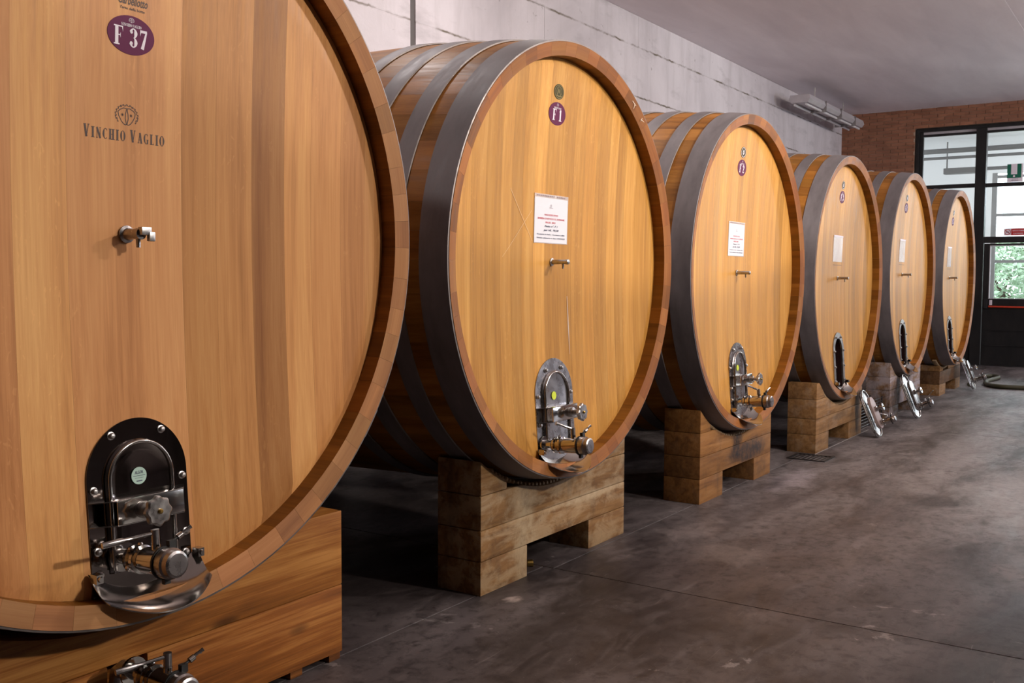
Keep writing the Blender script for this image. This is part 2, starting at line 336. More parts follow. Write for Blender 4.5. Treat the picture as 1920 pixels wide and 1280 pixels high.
# ------------------------------------------------------------------ mesh builder
class MB:
    def __init__(s): s.v = []; s.f = []; s.m = []
    def add(s, verts, faces, mat=0):
        o = len(s.v); s.v += [tuple(p) for p in verts]; s.f += [tuple(o+i for i in f) for f in faces]; s.m += [mat]*len(faces)
    def box(s, x0, x1, y0, y1, z0, z1, mat=0, xf=None):
        v = [(x0, y0, z0), (x1, y0, z0), (x1, y1, z0), (x0, y1, z0), (x0, y0, z1), (x1, y0, z1), (x1, y1, z1), (x0, y1, z1)]
        if xf: v = [xf @ Vector(p) for p in v]
        s.add(v, [(3, 2, 1, 0), (4, 5, 6, 7), (0, 1, 5, 4), (1, 2, 6, 5), (2, 3, 7, 6), (3, 0, 4, 7)], mat)
    def prism(s, poly, y0, y1, mat=0, bev=0):
        """poly in (x,z), extruded y0 (front) -> y1"""
        n = len(poly); rings = []
        if bev:
            c = Vector((sum(p[0] for p in poly)/n, sum(p[1] for p in poly)/n))
            ins = []
            for i in range(n):
                a, b_, c_ = Vector(poly[i-1]), Vector(poly[i]), Vector(poly[(i+1) % n])
                d1 = (b_-a).normalized(); d2 = (c_-b_).normalized(); nn = (Vector((d1.y, -d1.x))+Vector((d2.y, -d2.x)))
                nn = nn.normalized() if nn.length > 1e-6 else Vector((0, 0))
                q = b_-nn*bev; q2 = b_+nn*bev
                ins.append(q if (q-c).length < (q2-c).length else q2)
            rings = [[(p.x, y0, p.y) for p in ins], [(p[0], y0+bev, p[1]) for p in poly], [(p[0], y1, p[1]) for p in poly]]
        else: rings = [[(p[0], y0, p[1]) for p in poly], [(p[0], y1, p[1]) for p in poly]]
        v = [p for r in rings for p in r]; f = []
        for k in range(len(rings)-1):
            for i in range(n): j = (i+1) % n; f.append((k*n+i, k*n+j, (k+1)*n+j, (k+1)*n+i))
        f.append(tuple(reversed(range(n)))); f.append(tuple((len(rings)-1)*n+i for i in range(n)))
        s.add(v, f, mat)
    def frame(s, outer, inner, y0, y1, mat=0):
        n = len(outer)
        v = [(p[0], y0, p[1]) for p in outer]+[(p[0], y0, p[1]) for p in inner]+[(p[0], y1, p[1]) for p in inner]+[(p[0], y1, p[1]) for p in outer]
        f = []
        for k in range(4):
            for i in range(n): j = (i+1) % n; k2 = (k+1) % 4; f.append((k*n+i, k*n+j, k2*n+j, k2*n+i))
        s.add(v, f, mat)
    def lathe(s, prof, o=(0, 0, 0), d=(0, -1, 0), n=24, mat=0, closed=False):
        """prof: (distance along d, radius)"""
        d = Vector(d).normalized(); a = d.orthogonal().normalized(); b = d.cross(a); o = Vector(o); v = []
        for t, r in prof:
            for i in range(n):
                th = 2*pi*i/n; v.append(o+d*t+a*(r*cos(th))+b*(r*sin(th)))
        f = []; m = len(prof)
        for k in range(m if closed else m-1):
            k2 = (k+1) % m
            for i in range(n): j = (i+1) % n; f.append((k*n+i, k*n+j, k2*n+j, k2*n+i))
        if not closed:
            f.append(tuple(reversed(range(n)))); f.append(tuple((m-1)*n+i for i in range(n)))
        s.add(v, f, mat)
    def cyl(s, p0, p1, r, r1=None, n=16, mat=0):
        p0 = Vector(p0); p1 = Vector(p1); L = (p1-p0).length
        r1 = r if r1 is None else r1
        s.lathe([(0, r), (L, r1)], p0, p1-p0, n, mat)
    def tube(s, pts, r, n=8, mat=0, radii=None, cap=True):
        pts = [Vector(p) for p in pts]; v = []; m = len(pts); prev = None
        for i, p in enumerate(pts):
            t = (pts[min(i+1, m-1)]-pts[max(i-1, 0)]).normalized()
            if prev is None: a = t.orthogonal().normalized()
            else: a = (prev-t*prev.dot(t)).normalized()
            prev = a; b = t.cross(a); rr = radii[i] if radii else r
            for k in range(n): th = 2*pi*k/n; v.append(p+a*(rr*cos(th))+b*(rr*sin(th)))
        f = []
        for i in range(m-1):
            for k in range(n): j = (k+1) % n; f.append((i*n+k, i*n+j, (i+1)*n+j, (i+1)*n+k))
        if cap: f.append(tuple(reversed(range(n)))); f.append(tuple((m-1)*n+k for k in range(n)))
        s.add(v, f, mat)
    def sphere(s, c, r, n=12, mat=0, sc=(1, 1, 1)):
        v = []; f = []; c = Vector(c); h = n//2
        for i in range(h+1):
            ph = pi*i/h
            for k in range(n):
                th = 2*pi*k/n; v.append(c+Vector((r*sc[0]*sin(ph)*cos(th), r*sc[1]*sin(ph)*sin(th), r*sc[2]*cos(ph))))
        for i in range(h):
            for k in range(n): j = (k+1) % n; f.append((i*n+k, (i+1)*n+k, (i+1)*n+j, i*n+j))
        s.add(v, f, mat)
    def mesh(s, name, mats, smooth=None, bev=0):
        me = bpy.data.meshes.new(name); me.from_pydata(s.v, [], s.f)
        for m in mats: me.materials.append(m)
        me.polygons.foreach_set('material_index', s.m)
        bm = bmesh.new(); bm.from_mesh(me)
        bmesh.ops.remove_doubles(bm, verts=bm.verts, dist=1e-6)
        bmesh.ops.recalc_face_normals(bm, faces=bm.faces)
        if bev:
            bmesh.ops.bevel(bm, geom=[e for e in bm.edges if len(e.link_faces) == 2 and e.calc_face_angle(0) > .6], offset=bev, segments=2, affect='EDGES', profile=.6)
        if smooth:
            for f in bm.faces: f.smooth = True
            for e in bm.edges:
                if len(e.link_faces) == 2 and e.calc_face_angle(0) > smooth: e.smooth = False
        bm.to_mesh(me); bm.free(); me.update()
        return me
def put(name, me, parent=None, loc=(0, 0, 0), rot=(0, 0, 0), color=None, label=None, kind=None):
    o = bpy.data.objects.new(name, me); COL.objects.link(o)
    o.location = loc; o.rotation_euler = rot
    if parent: o.parent = parent
    if color: o.color = (*color, 1) if len(color) == 3 else color
    if label: o['label'] = label
    if kind: o['kind'] = kind
    return o
def thing(name, label, cat, loc=(0, 0, 0), rot=(0, 0, 0), group=None):
    o = bpy.data.objects.new(name, None); COL.objects.link(o); o.location = loc; o.rotation_euler = rot
    o.empty_display_size = .1
    o['label'] = label; o['category'] = cat
    if group: o['group'] = group
    return o
def tag(o, label, cat, group=None):
    o['label'] = label; o['category'] = cat
    if group: o['group'] = group
    return o
def struct(name, me, label=None, **k):
    o = put(name, me, **k); o['kind'] = 'structure'
    if label: o['label'] = label
    return o
def tone(a=.9, b=1.1, warm=.04):
    t = random.uniform(a, b); return (t*random.uniform(1-warm, 1+warm), t, t*random.uniform(1-warm, 1+warm))

# ------------------------------------------------------------------ flat lettering in the (x,z) plane
def seg(p, q, w0, w1=None):
    w1 = w0 if w1 is None else w1
    d = Vector((q[0]-p[0], q[1]-p[1])).normalized(); n = Vector((-d.y, d.x))
    return [(p[0]+n.x*w0/2, p[1]+n.y*w0/2), (p[0]-n.x*w0/2, p[1]-n.y*w0/2), (q[0]-n.x*w1/2, q[1]-n.y*w1/2), (q[0]+n.x*w1/2, q[1]+n.y*w1/2)]
def arc(cx, cz, rx, rz, a0, a1, wmin, wmax, n=18):
    """didone curve: thick where it runs vertically, thin where it runs horizontally; list of quads"""
    out = []; pr = None
    for i in range(n+1):
        a = radians(a0+(a1-a0)*i/n); w_ = wmin+(wmax-wmin)*abs(cos(a))**1.5
        po = (cx+(rx+w_/2)*cos(a), cz+(rz+wmin/2)*sin(a)); pi_ = (cx+(rx-w_/2)*cos(a), cz+(rz-wmin/2)*sin(a))
        if pr: out.append([pr[0], pr[1], pi_, po])
        pr = (po, pi_)
    return out
def dot(cx, cz, r, n=12): return [[(cx+r*cos(2*pi*i/n), cz+r*sin(2*pi*i/n)) for i in range(n)]]
T, H = .20, .065     # thick stem, hairline (cap height 1)
def bar(x0, x1, z0, z1): return [[(x0, z0), (x1, z0), (x1, z1), (x0, z1)]]
def stem(x, w=T, sf=.08, z0=0, z1=1): return bar(x-w/2, x+w/2, z0, z1)+bar(x-w/2-sf, x+w/2+sf, z0, z0+H)+bar(x-w/2-sf, x+w/2+sf, z1-H, z1)
GL = {
 'F': (.62, stem(.18)+bar(.18, .56, .94, 1)+[[(.56, 1), (.56, .70), (.50, .94)]]+bar(.18, .42, .49, .54)+[[(.42, .66), (.42, .37), (.37, .515)]]),
 'V': (.60, [seg((.13, 1), (.30, 0), T*.95), seg((.30, 0), (.50, 1), H)]+bar(0, .27, .95, 1)+bar(.40, .60, .95, 1)),
 'I': (.36, stem(.18)),
 'N': (.62, [seg((.12, 1), (.50, 0), T)]+bar(.10, .15, 0, 1)+bar(.47, .52, 0, 1)+bar(.02, .22, 0, H)+bar(.40, .60, .95, 1)),
 'C': (.54, arc(.31, .5, .22, .475, 50, 310, H, T)+[[(.50, .98), (.50, .68), (.45, .86)]]),
 'H': (.66, stem(.16)+stem(.50)+bar(.16, .50, .48, .53)),
 'O': (.60, arc(.30, .5, .21, .475, 0, 360, H, T, 28)),
 'A': (.62, [seg((.14, 0), (.32, 1), H), seg((.32, 1), (.50, 0), T)]+bar(.2, .44, .30, .35)+bar(.03, .24, 0, H)+bar(.36, .62, 0, H)),
 'G': (.60, arc(.31, .5, .22, .475, 50, 320, H, T)+bar(.40, .55, .02, .42)+bar(.34, .60, .40, .45)+[[(.50, .98), (.50, .68), (.45, .86)]]),
 'L': (.52, stem(.17)+bar(.17, .48, 0, .06)+[[(.48, 0), (.48, .32), (.43, .06)]]),
 '3': (.52, arc(.24, .74, .15, .235, -85, 165, H, T)+arc(.24, .26, .16, .24, -165, 85, H, T)+dot(.12, .79, .085)+dot(.11, .21, .095)),
 '7': (.50, bar(.05, .48, .86, 1)+[seg((.45, .93), (.20, 0), .09, .20)]+[[(.05, .66), (.05, 1), (.12, .88)]]),
 '1': (.36, bar(.12, .32, 0, 1)+bar(.02, .42, 0, H)+[[(.20, 1), (.20, .86), (.04, .78), (.06, .84)]]),
 '2': (.52, arc(.24, .73, .15, .245, -30, 170, H, T)+[seg((.37, .62), (.08, .06), T*.9, H)]+bar(.04, .46, 0, .12)+dot(.12, .76, .08)+[[(.46, .10), (.46, .3), (.42, .1)]]),
 '4': (.54, bar(.28, .44, 0, 1)+bar(.02, .52, .25, .31)+[seg((.40, 1), (.04, .28), H)]+bar(.20, .52, 0, H)),
 '5': (.52, arc(.23, .31, .17, .285, -160, 120, H, T)+bar(.08, .44, .86, 1)+bar(.08, .12, .5, 1)+dot(.12, .24, .09)),
 ' ': (.17, []),
}
def lettering(txt, cx, z0, h, track=.04, xs=1.0, small=None, split=False):
    """polygons for a line of serif capitals; small = height factor of all but each word's first letter"""
    ws = []; first = True
    for ch in txt:
        k = 1.0
        if small and ch != ' ' and not first: k = small
        first = ch == ' '
        ws.append((ch, k, (GL[ch][0]+track)*k*h*xs))
    tot = sum(q[2] for q in ws); x = cx-tot/2; polys = []; chars = []
    for ch, k, adv in ws:
        cur = [[(x+q[0]*k*h*xs, z0+q[1]*k*h) for q in p] for p in GL[ch][1]]
        polys += cur; chars.append(cur)
        x += adv
    return [q for q in chars if q] if split else polys
def ribbon(pts, w_, closed=False):
    out = []; n = len(pts)
    for i in range(n if closed else n-1):
        p, q = pts[i], pts[(i+1) % n]
        if hypot(q[0]-p[0], q[1]-p[1]) > 1e-6: out.append(seg(p, q, w_))
    return out
def sans(txt, cx, z0, size, fit=None, shear=0.0):
    """small print with the built-in face, as polygons"""
    cu = bpy.data.curves.new('text', 'FONT'); cu.body = txt; cu.size = 1.0; cu.shear = shear; cu.align_x = 'CENTER'; cu.resolution_u = 2; cu.offset = .018
    ob = bpy.data.objects.new('text', cu); me = ob.to_mesh()
    vs = [(v.co.x, v.co.y) for v in me.vertices]; fs = [tuple(p.vertices) for p in me.polygons]
    wx = max(v[0] for v in vs)-min(v[0] for v in vs); sx = size if not fit else fit/wx
    polys = [[(cx+vs[i][0]*sx, z0+vs[i][1]*size) for i in f] for f in fs]
    ob.to_mesh_clear(); bpy.data.objects.remove(ob); bpy.data.curves.remove(cu)
    return polys
def ellipse(cx, cz, rx, rz, n=40): return [(cx+rx*cos(2*pi*i/n), cz+rz*sin(2*pi*i/n)) for i in range(n)]

# ------------------------------------------------------------------ casks
L = 2.72; BULGE = .095; D0 = .070; BOW = .052; TH = .064
class Cask: pass
def r_out(R, y): return R+BULGE*(1-((y-L/2)/(L/2))**2)
def depth(R, x, z):
    Rh = R-TH; r = min(hypot(x, z), Rh); d = D0+BOW*(1-(r/Rh)**2)
    if r > Rh-.034: d += .012*(r-(Rh-.034))/.034
    return d
def conform(c, polys, eps, mat=0, mb=None, thick=0):
    mb = mb or MB()
    for p in polys:
        mb.add([(x, depth(c.R, x, z)-eps, z) for x, z in p], [tuple(range(len(p)))], mat)
    return mb
def conform_solid(c, poly, eps0, eps1, mat=0, rings=4):
    """thin sheet following the bowed head, subdivided towards its centre"""
    mb = MB(); n = len(poly); cx = sum(p[0] for p in poly)/n; cz = sum(p[1] for p in poly)/n
    v = []
    for k in range(rings, 0, -1):
        t = k/rings
        for p in poly: x = cx+(p[0]-cx)*t; z = cz+(p[1]-cz)*t; v.append((x, depth(c.R, x, z)-eps1, z))
    v.append((cx, depth(c.R, cx, cz)-eps1, cz)); f = []
    for k in range(rings-1):
        for i in range(n): j = (i+1) % n; f.append((k*n+i, k*n+j, (k+1)*n+j, (k+1)*n+i))
    for i in range(n): f.append(((rings-1)*n+i, (rings-1)*n+(i+1) % n, rings*n))
    o = len(v)
    for p in poly: v.append((p[0], depth(c.R, p[0], p[1])-eps0, p[1]))
    for i in range(n): j = (i+1) % n; f.append((o+i, o+j, j, i))
    mb.add(v, f, mat); return mb
def rect(x0, x1, z0, z1, n=6):
    p = [(x0+(x1-x0)*i/n, z0) for i in range(n)]+[(x1, z0+(z1-z0)*i/n) for i in range(n)]
    p += [(x1+(x0-x1)*i/n, z1) for i in range(n)]+[(x0, z1+(z0-z1)*i/n) for i in range(n)]
    return p
def arch(hw, top, bottom, cx=0, n=40, circ=None):
    """arched door outline (x,z); a foot that follows a circle if circ"""
    p = [(cx+hw*cos(pi*i/n), top-hw+hw*sin(pi*i/n)) for i in range(n+1)]
    if circ:
        for i in range(9):
            x = cx-hw+2*hw*i/8; p.append((x, -sqrt(circ*circ-x*x)))
    else: p += [(cx-hw, bottom), (cx+hw, bottom)]
    return p
def slot(hw, top, bottom, cx=0, n=14):
    p = [(cx+hw*cos(pi*i/n), top-hw+hw*sin(pi*i/n)) for i in range(n+1)]
    p += [(cx+hw*cos(pi+pi*i/n), bottom+hw*.8+hw*.8*sin(pi+pi*i/n)) for i in range(n+1)]
    return p

def stave_mesh(R, ang, endmat):
    ys = [0.0, .03, .15, .4, .8, L/2, L-.8, L-.4, L-.15, L]
    prof = [(y, r_out(R, y)) for y in ys]
    prof += [(L-.015, R-TH), (L-.16, R-TH), (L-.2, r_out(R, L-.2)-.062), (L/2, r_out(R, L/2)-.062), (.2, r_out(R, .2)-.062), (.155, R-TH), (D0+.02, R-TH), (.015, R-TH)]
    kinds = [0]*9+[1, 2, 3, 3, 3, 3, 3, 2, 1]
    gap = .0003/R; v = []; n = len(prof); K = 3
    for k in range(K):
        a = -ang/2+gap+(ang-2*gap)*k/(K-1)
        for y, r in prof: v.append((r*sin(a), y, r*cos(a)))
    mb = MB(); o = 0
    mb.v = v
    for k in range(K-1):
        for i in range(n):
            j = (i+1) % n; mb.f.append((k*n+i, k*n+j, (k+1)*n+j, (k+1)*n+i)); mb.m.append(kinds[i])
    # stave sides, split in convex pieces: strips between outer and inner skins
    for k in (0, K-1):
        b_ = k*n
        strips = [(0, 1, 16, 17), (1, 2, 15, 16), (2, 3, 14, 15), (3, 5, 13, 14), (5, 7, 12, 13), (7, 8, 11, 12), (8, 9, 10, 11)]
        for a0, a1, i1, i0 in strips:
            mid = [b_+q for q in range(a0, a1+1)]; mb.f.append(tuple(mid+[b_+i1, b_+i0])); mb.m.append(2)
    me = mb.mesh('stave', [STAVE, endmat, INNER, WINESTAIN], smooth=.5)
    return me
def board_mesh(R, x0, x1, op=None):
    """one head board, bowed inwards, thinned where it enters the groove; op=(half width, top, cx) of a doorway"""
    Rh = R-TH+.003; Rc = R-TH-.034
    x0 = max(x0, -Rh+.0005); x1 = min(x1, Rh-.0005); g = .00012
    n = max(2, int((x1-x0)/.03)+1)
    inside = op and x0+.001 >= op[2]-op[0] and x1-.001 <= op[2]+op[0]
    if inside: n = max(n, 6)
    mb = MB(); cols = []
    for i in range(n+1):
        x = x0+g+(x1-x0-2*g)*i/n
        zm = sqrt(max(0, Rh*Rh-x*x)); zc = sqrt(max(0, Rc*Rc-x*x)) if abs(x) < Rc else 0
        if inside:
            u = min(1, abs(x-op[2])/op[0]); zb = op[1]-op[0]+op[0]*sqrt(max(0, 1-u*u))
            zs = [zb+(zc-zb)*t/12 for t in range(13)]+[zm]
        else: zs = [-zm]+[-zc+2*zc*t/16 for t in range(17)]+[zm]
        cr = .0005*(abs(2*(i/n)-1)**4)
        cols.append([(x, depth(R, x, z)+cr, z) for z in zs])
    m = len(cols[0]); v = [p for c in cols for p in c]; o = len(v)
    v += [(p[0], p[1]+.05, p[2]) for c in cols for p in c]
    f = []; fbk = []
    for i in range(n):
        for k in range(m-1):
            a = i*m+k; f.append((a, a+m, a+m+1, a+1)); fbk.append((o+a, o+a+1, o+a+m+1, o+a+m))
        fbk.append((i*m, o+i*m, o+(i+1)*m, (i+1)*m)); a = i*m+m-1; fbk.append((a, a+m, o+a+m, o+a))
    for k in range(m-1):
        fbk.append((k, k+1, o+k+1, o+k)); a = n*m+k; fbk.append((a, o+a, o+a+1, a+1))
    mb.add(v, f); mb.f += fbk; mb.m += [1]*len(fbk)
    return mb
def hoop_mesh(R, y0, y1, seam):
    mb = MB(); n = 144; t0, t1 = .0008, .0072
    ys = [y0, (y0+y1)/2, y1]
    prof = [(y0, r_out(R, y0)+t0), (y0+.0015, r_out(R, y0)+t1), ((y0+y1)/2, r_out(R, (y0+y1)/2)+t1), (y1-.0015, r_out(R, y1)+t1), (y1, r_out(R, y1)+t0)]
    v = []
    for i in range(n):
        a = 2*pi*i/n; w_ = .0006*sin(3*a+y0*40)
        for y, r in prof: v.append(((r+w_)*sin(a), y, (r+w_)*cos(a)))
    m = len(prof)
    for i in range(n):
        j = (i+1) % n
        for k in range(m):
            k2 = (k+1) % m
            mb.f.append((i*m+k, i*m+k2, j*m+k2, j*m+k)); mb.m.append(1 if k == 0 else 0)
    mb.v = v
    # riveted lap
    a0 = seam
    vv = []
    for a in (a0-.05, a0, a0+.05):
        for y in (y0+.004, y1-.004):
            r = r_out(R, y)+t1; vv.append((r*sin(a), y, r*cos(a))); vv.append(((r+.004)*sin(a), y, (r+.004)*cos(a)))
    mb.add(vv, [(1, 3, 7, 5), (5, 7, 11, 9), (0, 1, 5, 4), (4, 5, 9, 8), (2, 6, 7, 3), (6, 10, 11, 7), (0, 2, 3, 1), (8, 9, 11, 10)], 0)
    for da in (-.03, .03):
        for fy in (.3, .7):
            y = y0+(y1-y0)*fy; r = r_out(R, y)+t1+.002; a = a0+da
            mb.lathe([(0, .010), (.004, .008), (.006, .003)], (r*sin(a), y, r*cos(a)), (sin(a), 0, cos(a)), 8, 0)
    return mb.mesh('hoop', [HOOP, HOOPEDGE], smooth=.7)

# ---- fittings (local frame: x across, -y outwards, z up)
def make_tap(parent, loc, dark=True):
    m = SSD if dark else SS
    mb = MB()
    mb.lathe([(0, .020), (.006, .020), (.008, .012), (.085, .011), (.087, .013), (.100, .013), (.102, .010)], (0, 0, 0), (0, -1, 0), 16)
    mb.cyl((0, -.068, -.004), (0, -.068, -.034), .006, .005, 10)
    t = put('sampling_tap', mb.mesh('sampling_tap', [m], .6), parent, loc)
    return t
def make_tap_big(parent, loc):
    mb = MB()
    mb.lathe([(0, .026), (.007, .026), (.010, .018), (.05, .014), (.052, .017), (.075, .017)], (0, 0, 0), (0, -1, 0), 18)
    mb.cyl((0, -.060, -.006), (0, -.060, -.040), .007, .006, 10)
    t = put('sampling_tap', mb.mesh('sampling_tap', [SSB], .6), parent, loc)
    k = MB(); k.box(-.010, .024, -.092, -.072, -.004, .020); k.box(.014, .034, -.095, -.080, -.022, .006)
    put('tap_handle', k.mesh('tap_handle', [SSD], .5, .003), t, label='grey tap handle')
    return t
def valve(parent, loc, rot=(0, 0, 0), lever='left', s=1.0):
    mb = MB()
    mb.lathe([(0, .044), (.008, .044), (.009, .024), (.050, .024), (.052, .034), (.060, .040), (.070, .040), (.074, .030), (.088, .030), (.092, .042), (.104, .042), (.108, .030), (.118, .030), (.122, .038), (.188, .038), (.190, .042), (.198, .042)], (0, 0, 0), (0, -1, 0), 28)
    for a in (.5, 1.35, 2.2, 3.6, 5.2): mb.sphere((.041*cos(a), -.080, .041*sin(a)), .0085, 8)
    mb.cyl((0, -.165, .034), (0, -.165, .050), .013, n=12)
    v = put('butterfly_valve', mb.mesh('butterfly_valve', [SS], .6), parent, loc, rot)
    v.scale = (s, s, s)
    cb = MB(); cb.lathe([(0, .042), (.006, .0445), (.030, .0445), (.036, .040), (.052, .038), (.056, .031), (.0565, .001)], (0, -.204, 0), (0, -1, 0), 28)
    put('end_cap', cb.mesh('end_cap', [SSB], .5), v)
    cl = MB(); cl.lathe([(0, .0425), (.006, .0425), (.006, .047), (0, .047)], (0, -.198, 0), (0, -1, 0), 24, closed=True)
    cl.box(.012, .034, -.212, -.196, .036, .060); cl.box(-.010, .010, -.210, -.196, -.060, -.042)
    cl.cyl((.02, -.204, .054), (.060, -.206, .070), .0042, n=8)
    put('clamp_ring', cl.mesh('clamp_ring', [RUBBER], .6), v, label='black clamp ring')
    wn = MB(); wn.cyl((.044, -.205, .063), (.060, -.206, .070), .009, n=10)
    wn.tube([(.054, -.205, .068), (.070, -.212, .080), (.084, -.218, .088)], .005, 6, radii=[.005, .004, .006])
    wn.tube([(.054, -.205, .068), (.074, -.200, .074), (.090, -.198, .074)], .005, 6, radii=[.005, .004, .006])
    put('wing_nut', wn.mesh('wing_nut', [SS], .7), v)
    lv = MB()
    if lever == 'left':
        lv.cyl((0, -.165, .048), (0, -.165, .092), .012, n=12)
        lv.tube([(0, -.165, .082), (-.06, -.150, .078), (-.085, -.144, .0765), (-.09, -.143, .076), (-.145, -.130, .073)], .006, 10, radii=[.0055, .0055, .006, .009, .009])
    elif lever == 'up':
        lv.cyl((0, -.165, .048), (0, -.165, .086), .012, n=12)
        lv.tube([(0, -.165, .080), (-.03, -.145, .094), (-.06, -.128, .110), (-.075, -.118, .116)], .006, 10, radii=[.007, .006, .006, .010])
    else:
        lv.cyl((0, -.165, .048), (0, -.165, .080), .012, n=12)
        lv.tube([(0, -.165, .076), (.02, -.22, .10), (.035, -.30, .15), (.036, -.31, .156)], .005, 8, radii=[.006, .005, .005, .010])
    put('lever', lv.mesh('lever', [SSB], .6), v)
    return v
def hand_knob(parent, loc, rot=(0, 0, 0), r=.043, m=None):
    mb = MB(); n = 48; vs = []; prof = [(0.0, .86), (.004, .98), (.016, .98), (.020, .86)]
    for y, k in prof:
        for i in range(n):
            a = 2*pi*i/n; rr = r*k*(1+.075*cos(8*a)); vs.append((rr*cos(a), -.058-y, rr*sin(a)))
    f = []
    for q in range(3):
        for i in range(n): j = (i+1) % n; f.append((q*n+i, q*n+j, (q+1)*n+j, (q+1)*n+i))
    f.append(tuple(reversed(range(n)))); f.append(tuple(3*n+i for i in range(n)))
    mb.add(vs, f)
    mb.lathe([(0, .024), (.006, .026), (.020, .024), (.022, .013), (.044, .013), (.048, .024), (.060, .022)], (0, 0, 0), (0, -1, 0), 18)
    k = put('hand_knob', mb.mesh('hand_knob', [m or SSD], .5), parent, loc, rot)
    sb = MB(); sb.lathe([(0, .0075), (.006, .0075), (.009, .004)], (0, -.078, 0), (0, -1, 0), 10)
    put('spindle', sb.mesh('spindle', [BRASS], .6), k, label='brass spindle end')
    return k
def crossbar(parent, loc, hw=.165, m=None, rot=(0, 0, 0)):
    mb = MB()
    w_ = hw*.68
    for z in (.033, -.037):       # two lips, wide at the plate and narrower in front
        v = [(-hw, .012, z), (hw, .012, z), (w_, -.055, z), (-w_, -.055, z)]
        mb.add(v+[(a, b_, c_+.004) for a, b_, c_ in v], [(0, 1, 2, 3), (7, 6, 5, 4), (0, 4, 5, 1), (1, 5, 6, 2), (2, 6, 7, 3), (3, 7, 4, 0)])
    mb.box(-w_, w_, -.055, -.050, -.034, .034)
    return put('crossbar', mb.mesh('crossbar', [m or SS], .6, .001), parent, loc, rot)
def door_panel(parent, loc, hw, top, bottom, m, oval=False, mint=False, rot=(0, 0, 0)):
    """arched pressed lid with a rolled rim; local z from 0 (foot)"""
    mb = MB()
    outline = (lambda h, o: slot(h, top-o, bottom+o)) if oval else (lambda h, o: arch(h, top-o, bottom))
    mb.prism(outline(hw, 0), -.002, .006, 0)
    # dished centre in rings
    ks = [(1.0, .0065), (.93, -.0020), (.86, .0010), (.62, .0025), (.40, .0040), (.2, .0050)]
    n = len(outline(hw, 0)); vs = []
    for k, y in ks:
        h = hw*k; o = hw*(1-k)
        P = slot(h, top-o, bottom+o) if oval else arch(h, top-o, bottom+(0 if k > .8 else .05*(1-k)))
        vs += [(x, y-.0005-(.006 if k < .9 else 0)*0, z) for x, z in P]
    f = []
    for q in range(len(ks)-1):
        for i in range(n): j = (i+1) % n; f.append((q*n+i, q*n+j, (q+1)*n+j, (q+1)*n+i))
    f.append(tuple((len(ks)-1)*n+i for i in range(n)))
    mb.add([(a, b_-.009, c) for a, b_, c in vs], f, 0)
    d = put('manway_door', mb.mesh('manway_door', [m], .7), parent, loc, rot)
    rb = MB(); P = outline(hw*.93, hw*.07)
    P = [p for p in P] if oval else P[:-2]
    pts = [(x, -.014, z) for x, z in P]
    if oval: pts.append(pts[0])
    else: pts = [(P[0][0], -.014, bottom+.01)]+pts+[(P[-1][0], -.014, bottom+.01)]
    rb.tube(pts, .0062, 8)
    put('rim_bead', rb.mesh('rim_bead', [SS], .9), d)
    return d
def bolts(parent, pts, y):
    mb = MB(); mb.lathe([(0, .0125), (.003, .0125), (.004, .009), (.011, .009), (.014, .006), (.015, .001)], (0, 0, 0), (0, -1, 0), 10)
    me = mb.mesh('bolt', [SSD], .5)
    for x, z in pts: put('bolt', me, parent, (x, y, z))
def drip_tray(parent, loc, hw):
    """shallow pouring lip: a curved sheet that rises at both sides; local z=0 at the foot of the plate"""
    mb = MB(); n = 20; m = 8; vs = []
    for k in range(m+1):
        t = k/m
        for i in range(n+1):
            u = -1+2*i/n; x = u*hw*(1-.06*t)
            y = .070-.150*t*(1-.42*u*u)
            zz = .018-.050*sin(pi*.5*min(1, t*1.2))+.072*abs(u)**2.2*(1-.35*t)
            vs.append((x, y, zz))
    f = []
    for k in range(m):
        for i in range(n): a = k*(n+1)+i; f.append((a, a+1, a+n+2, a+n+1))
    o = len(vs); vs2 = [(a, b_, d-.0035) for a, b_, d in vs]
    fb = [tuple(o+i for i in reversed(q)) for q in f]
    edge = [i for i in range(n+1)]+[k*(n+1)+n for k in range(1, m+1)]+[m*(n+1)+i for i in range(n-1, -1, -1)]+[k*(n+1) for k in range(m-1, 0, -1)]
    fe = [(edge[i], edge[(i+1) % len(edge)], o+edge[(i+1) % len(edge)], o+edge[i]) for i in range(len(edge))]
    mb.add(vs+vs2, f+fb+fe)
    for sx in (-1, 1):
        mb.box(sx*hw*.93-.012, sx*hw*.93+.010, .030, .060, .066, .092)
        mb.lathe([(0, .009), (.006, .007)], (sx*hw*.93-.001, .030, .079), (0, -1, 0), 10)
    return put('drip_tray', mb.mesh('drip_tray', [SS], .6), parent, loc)
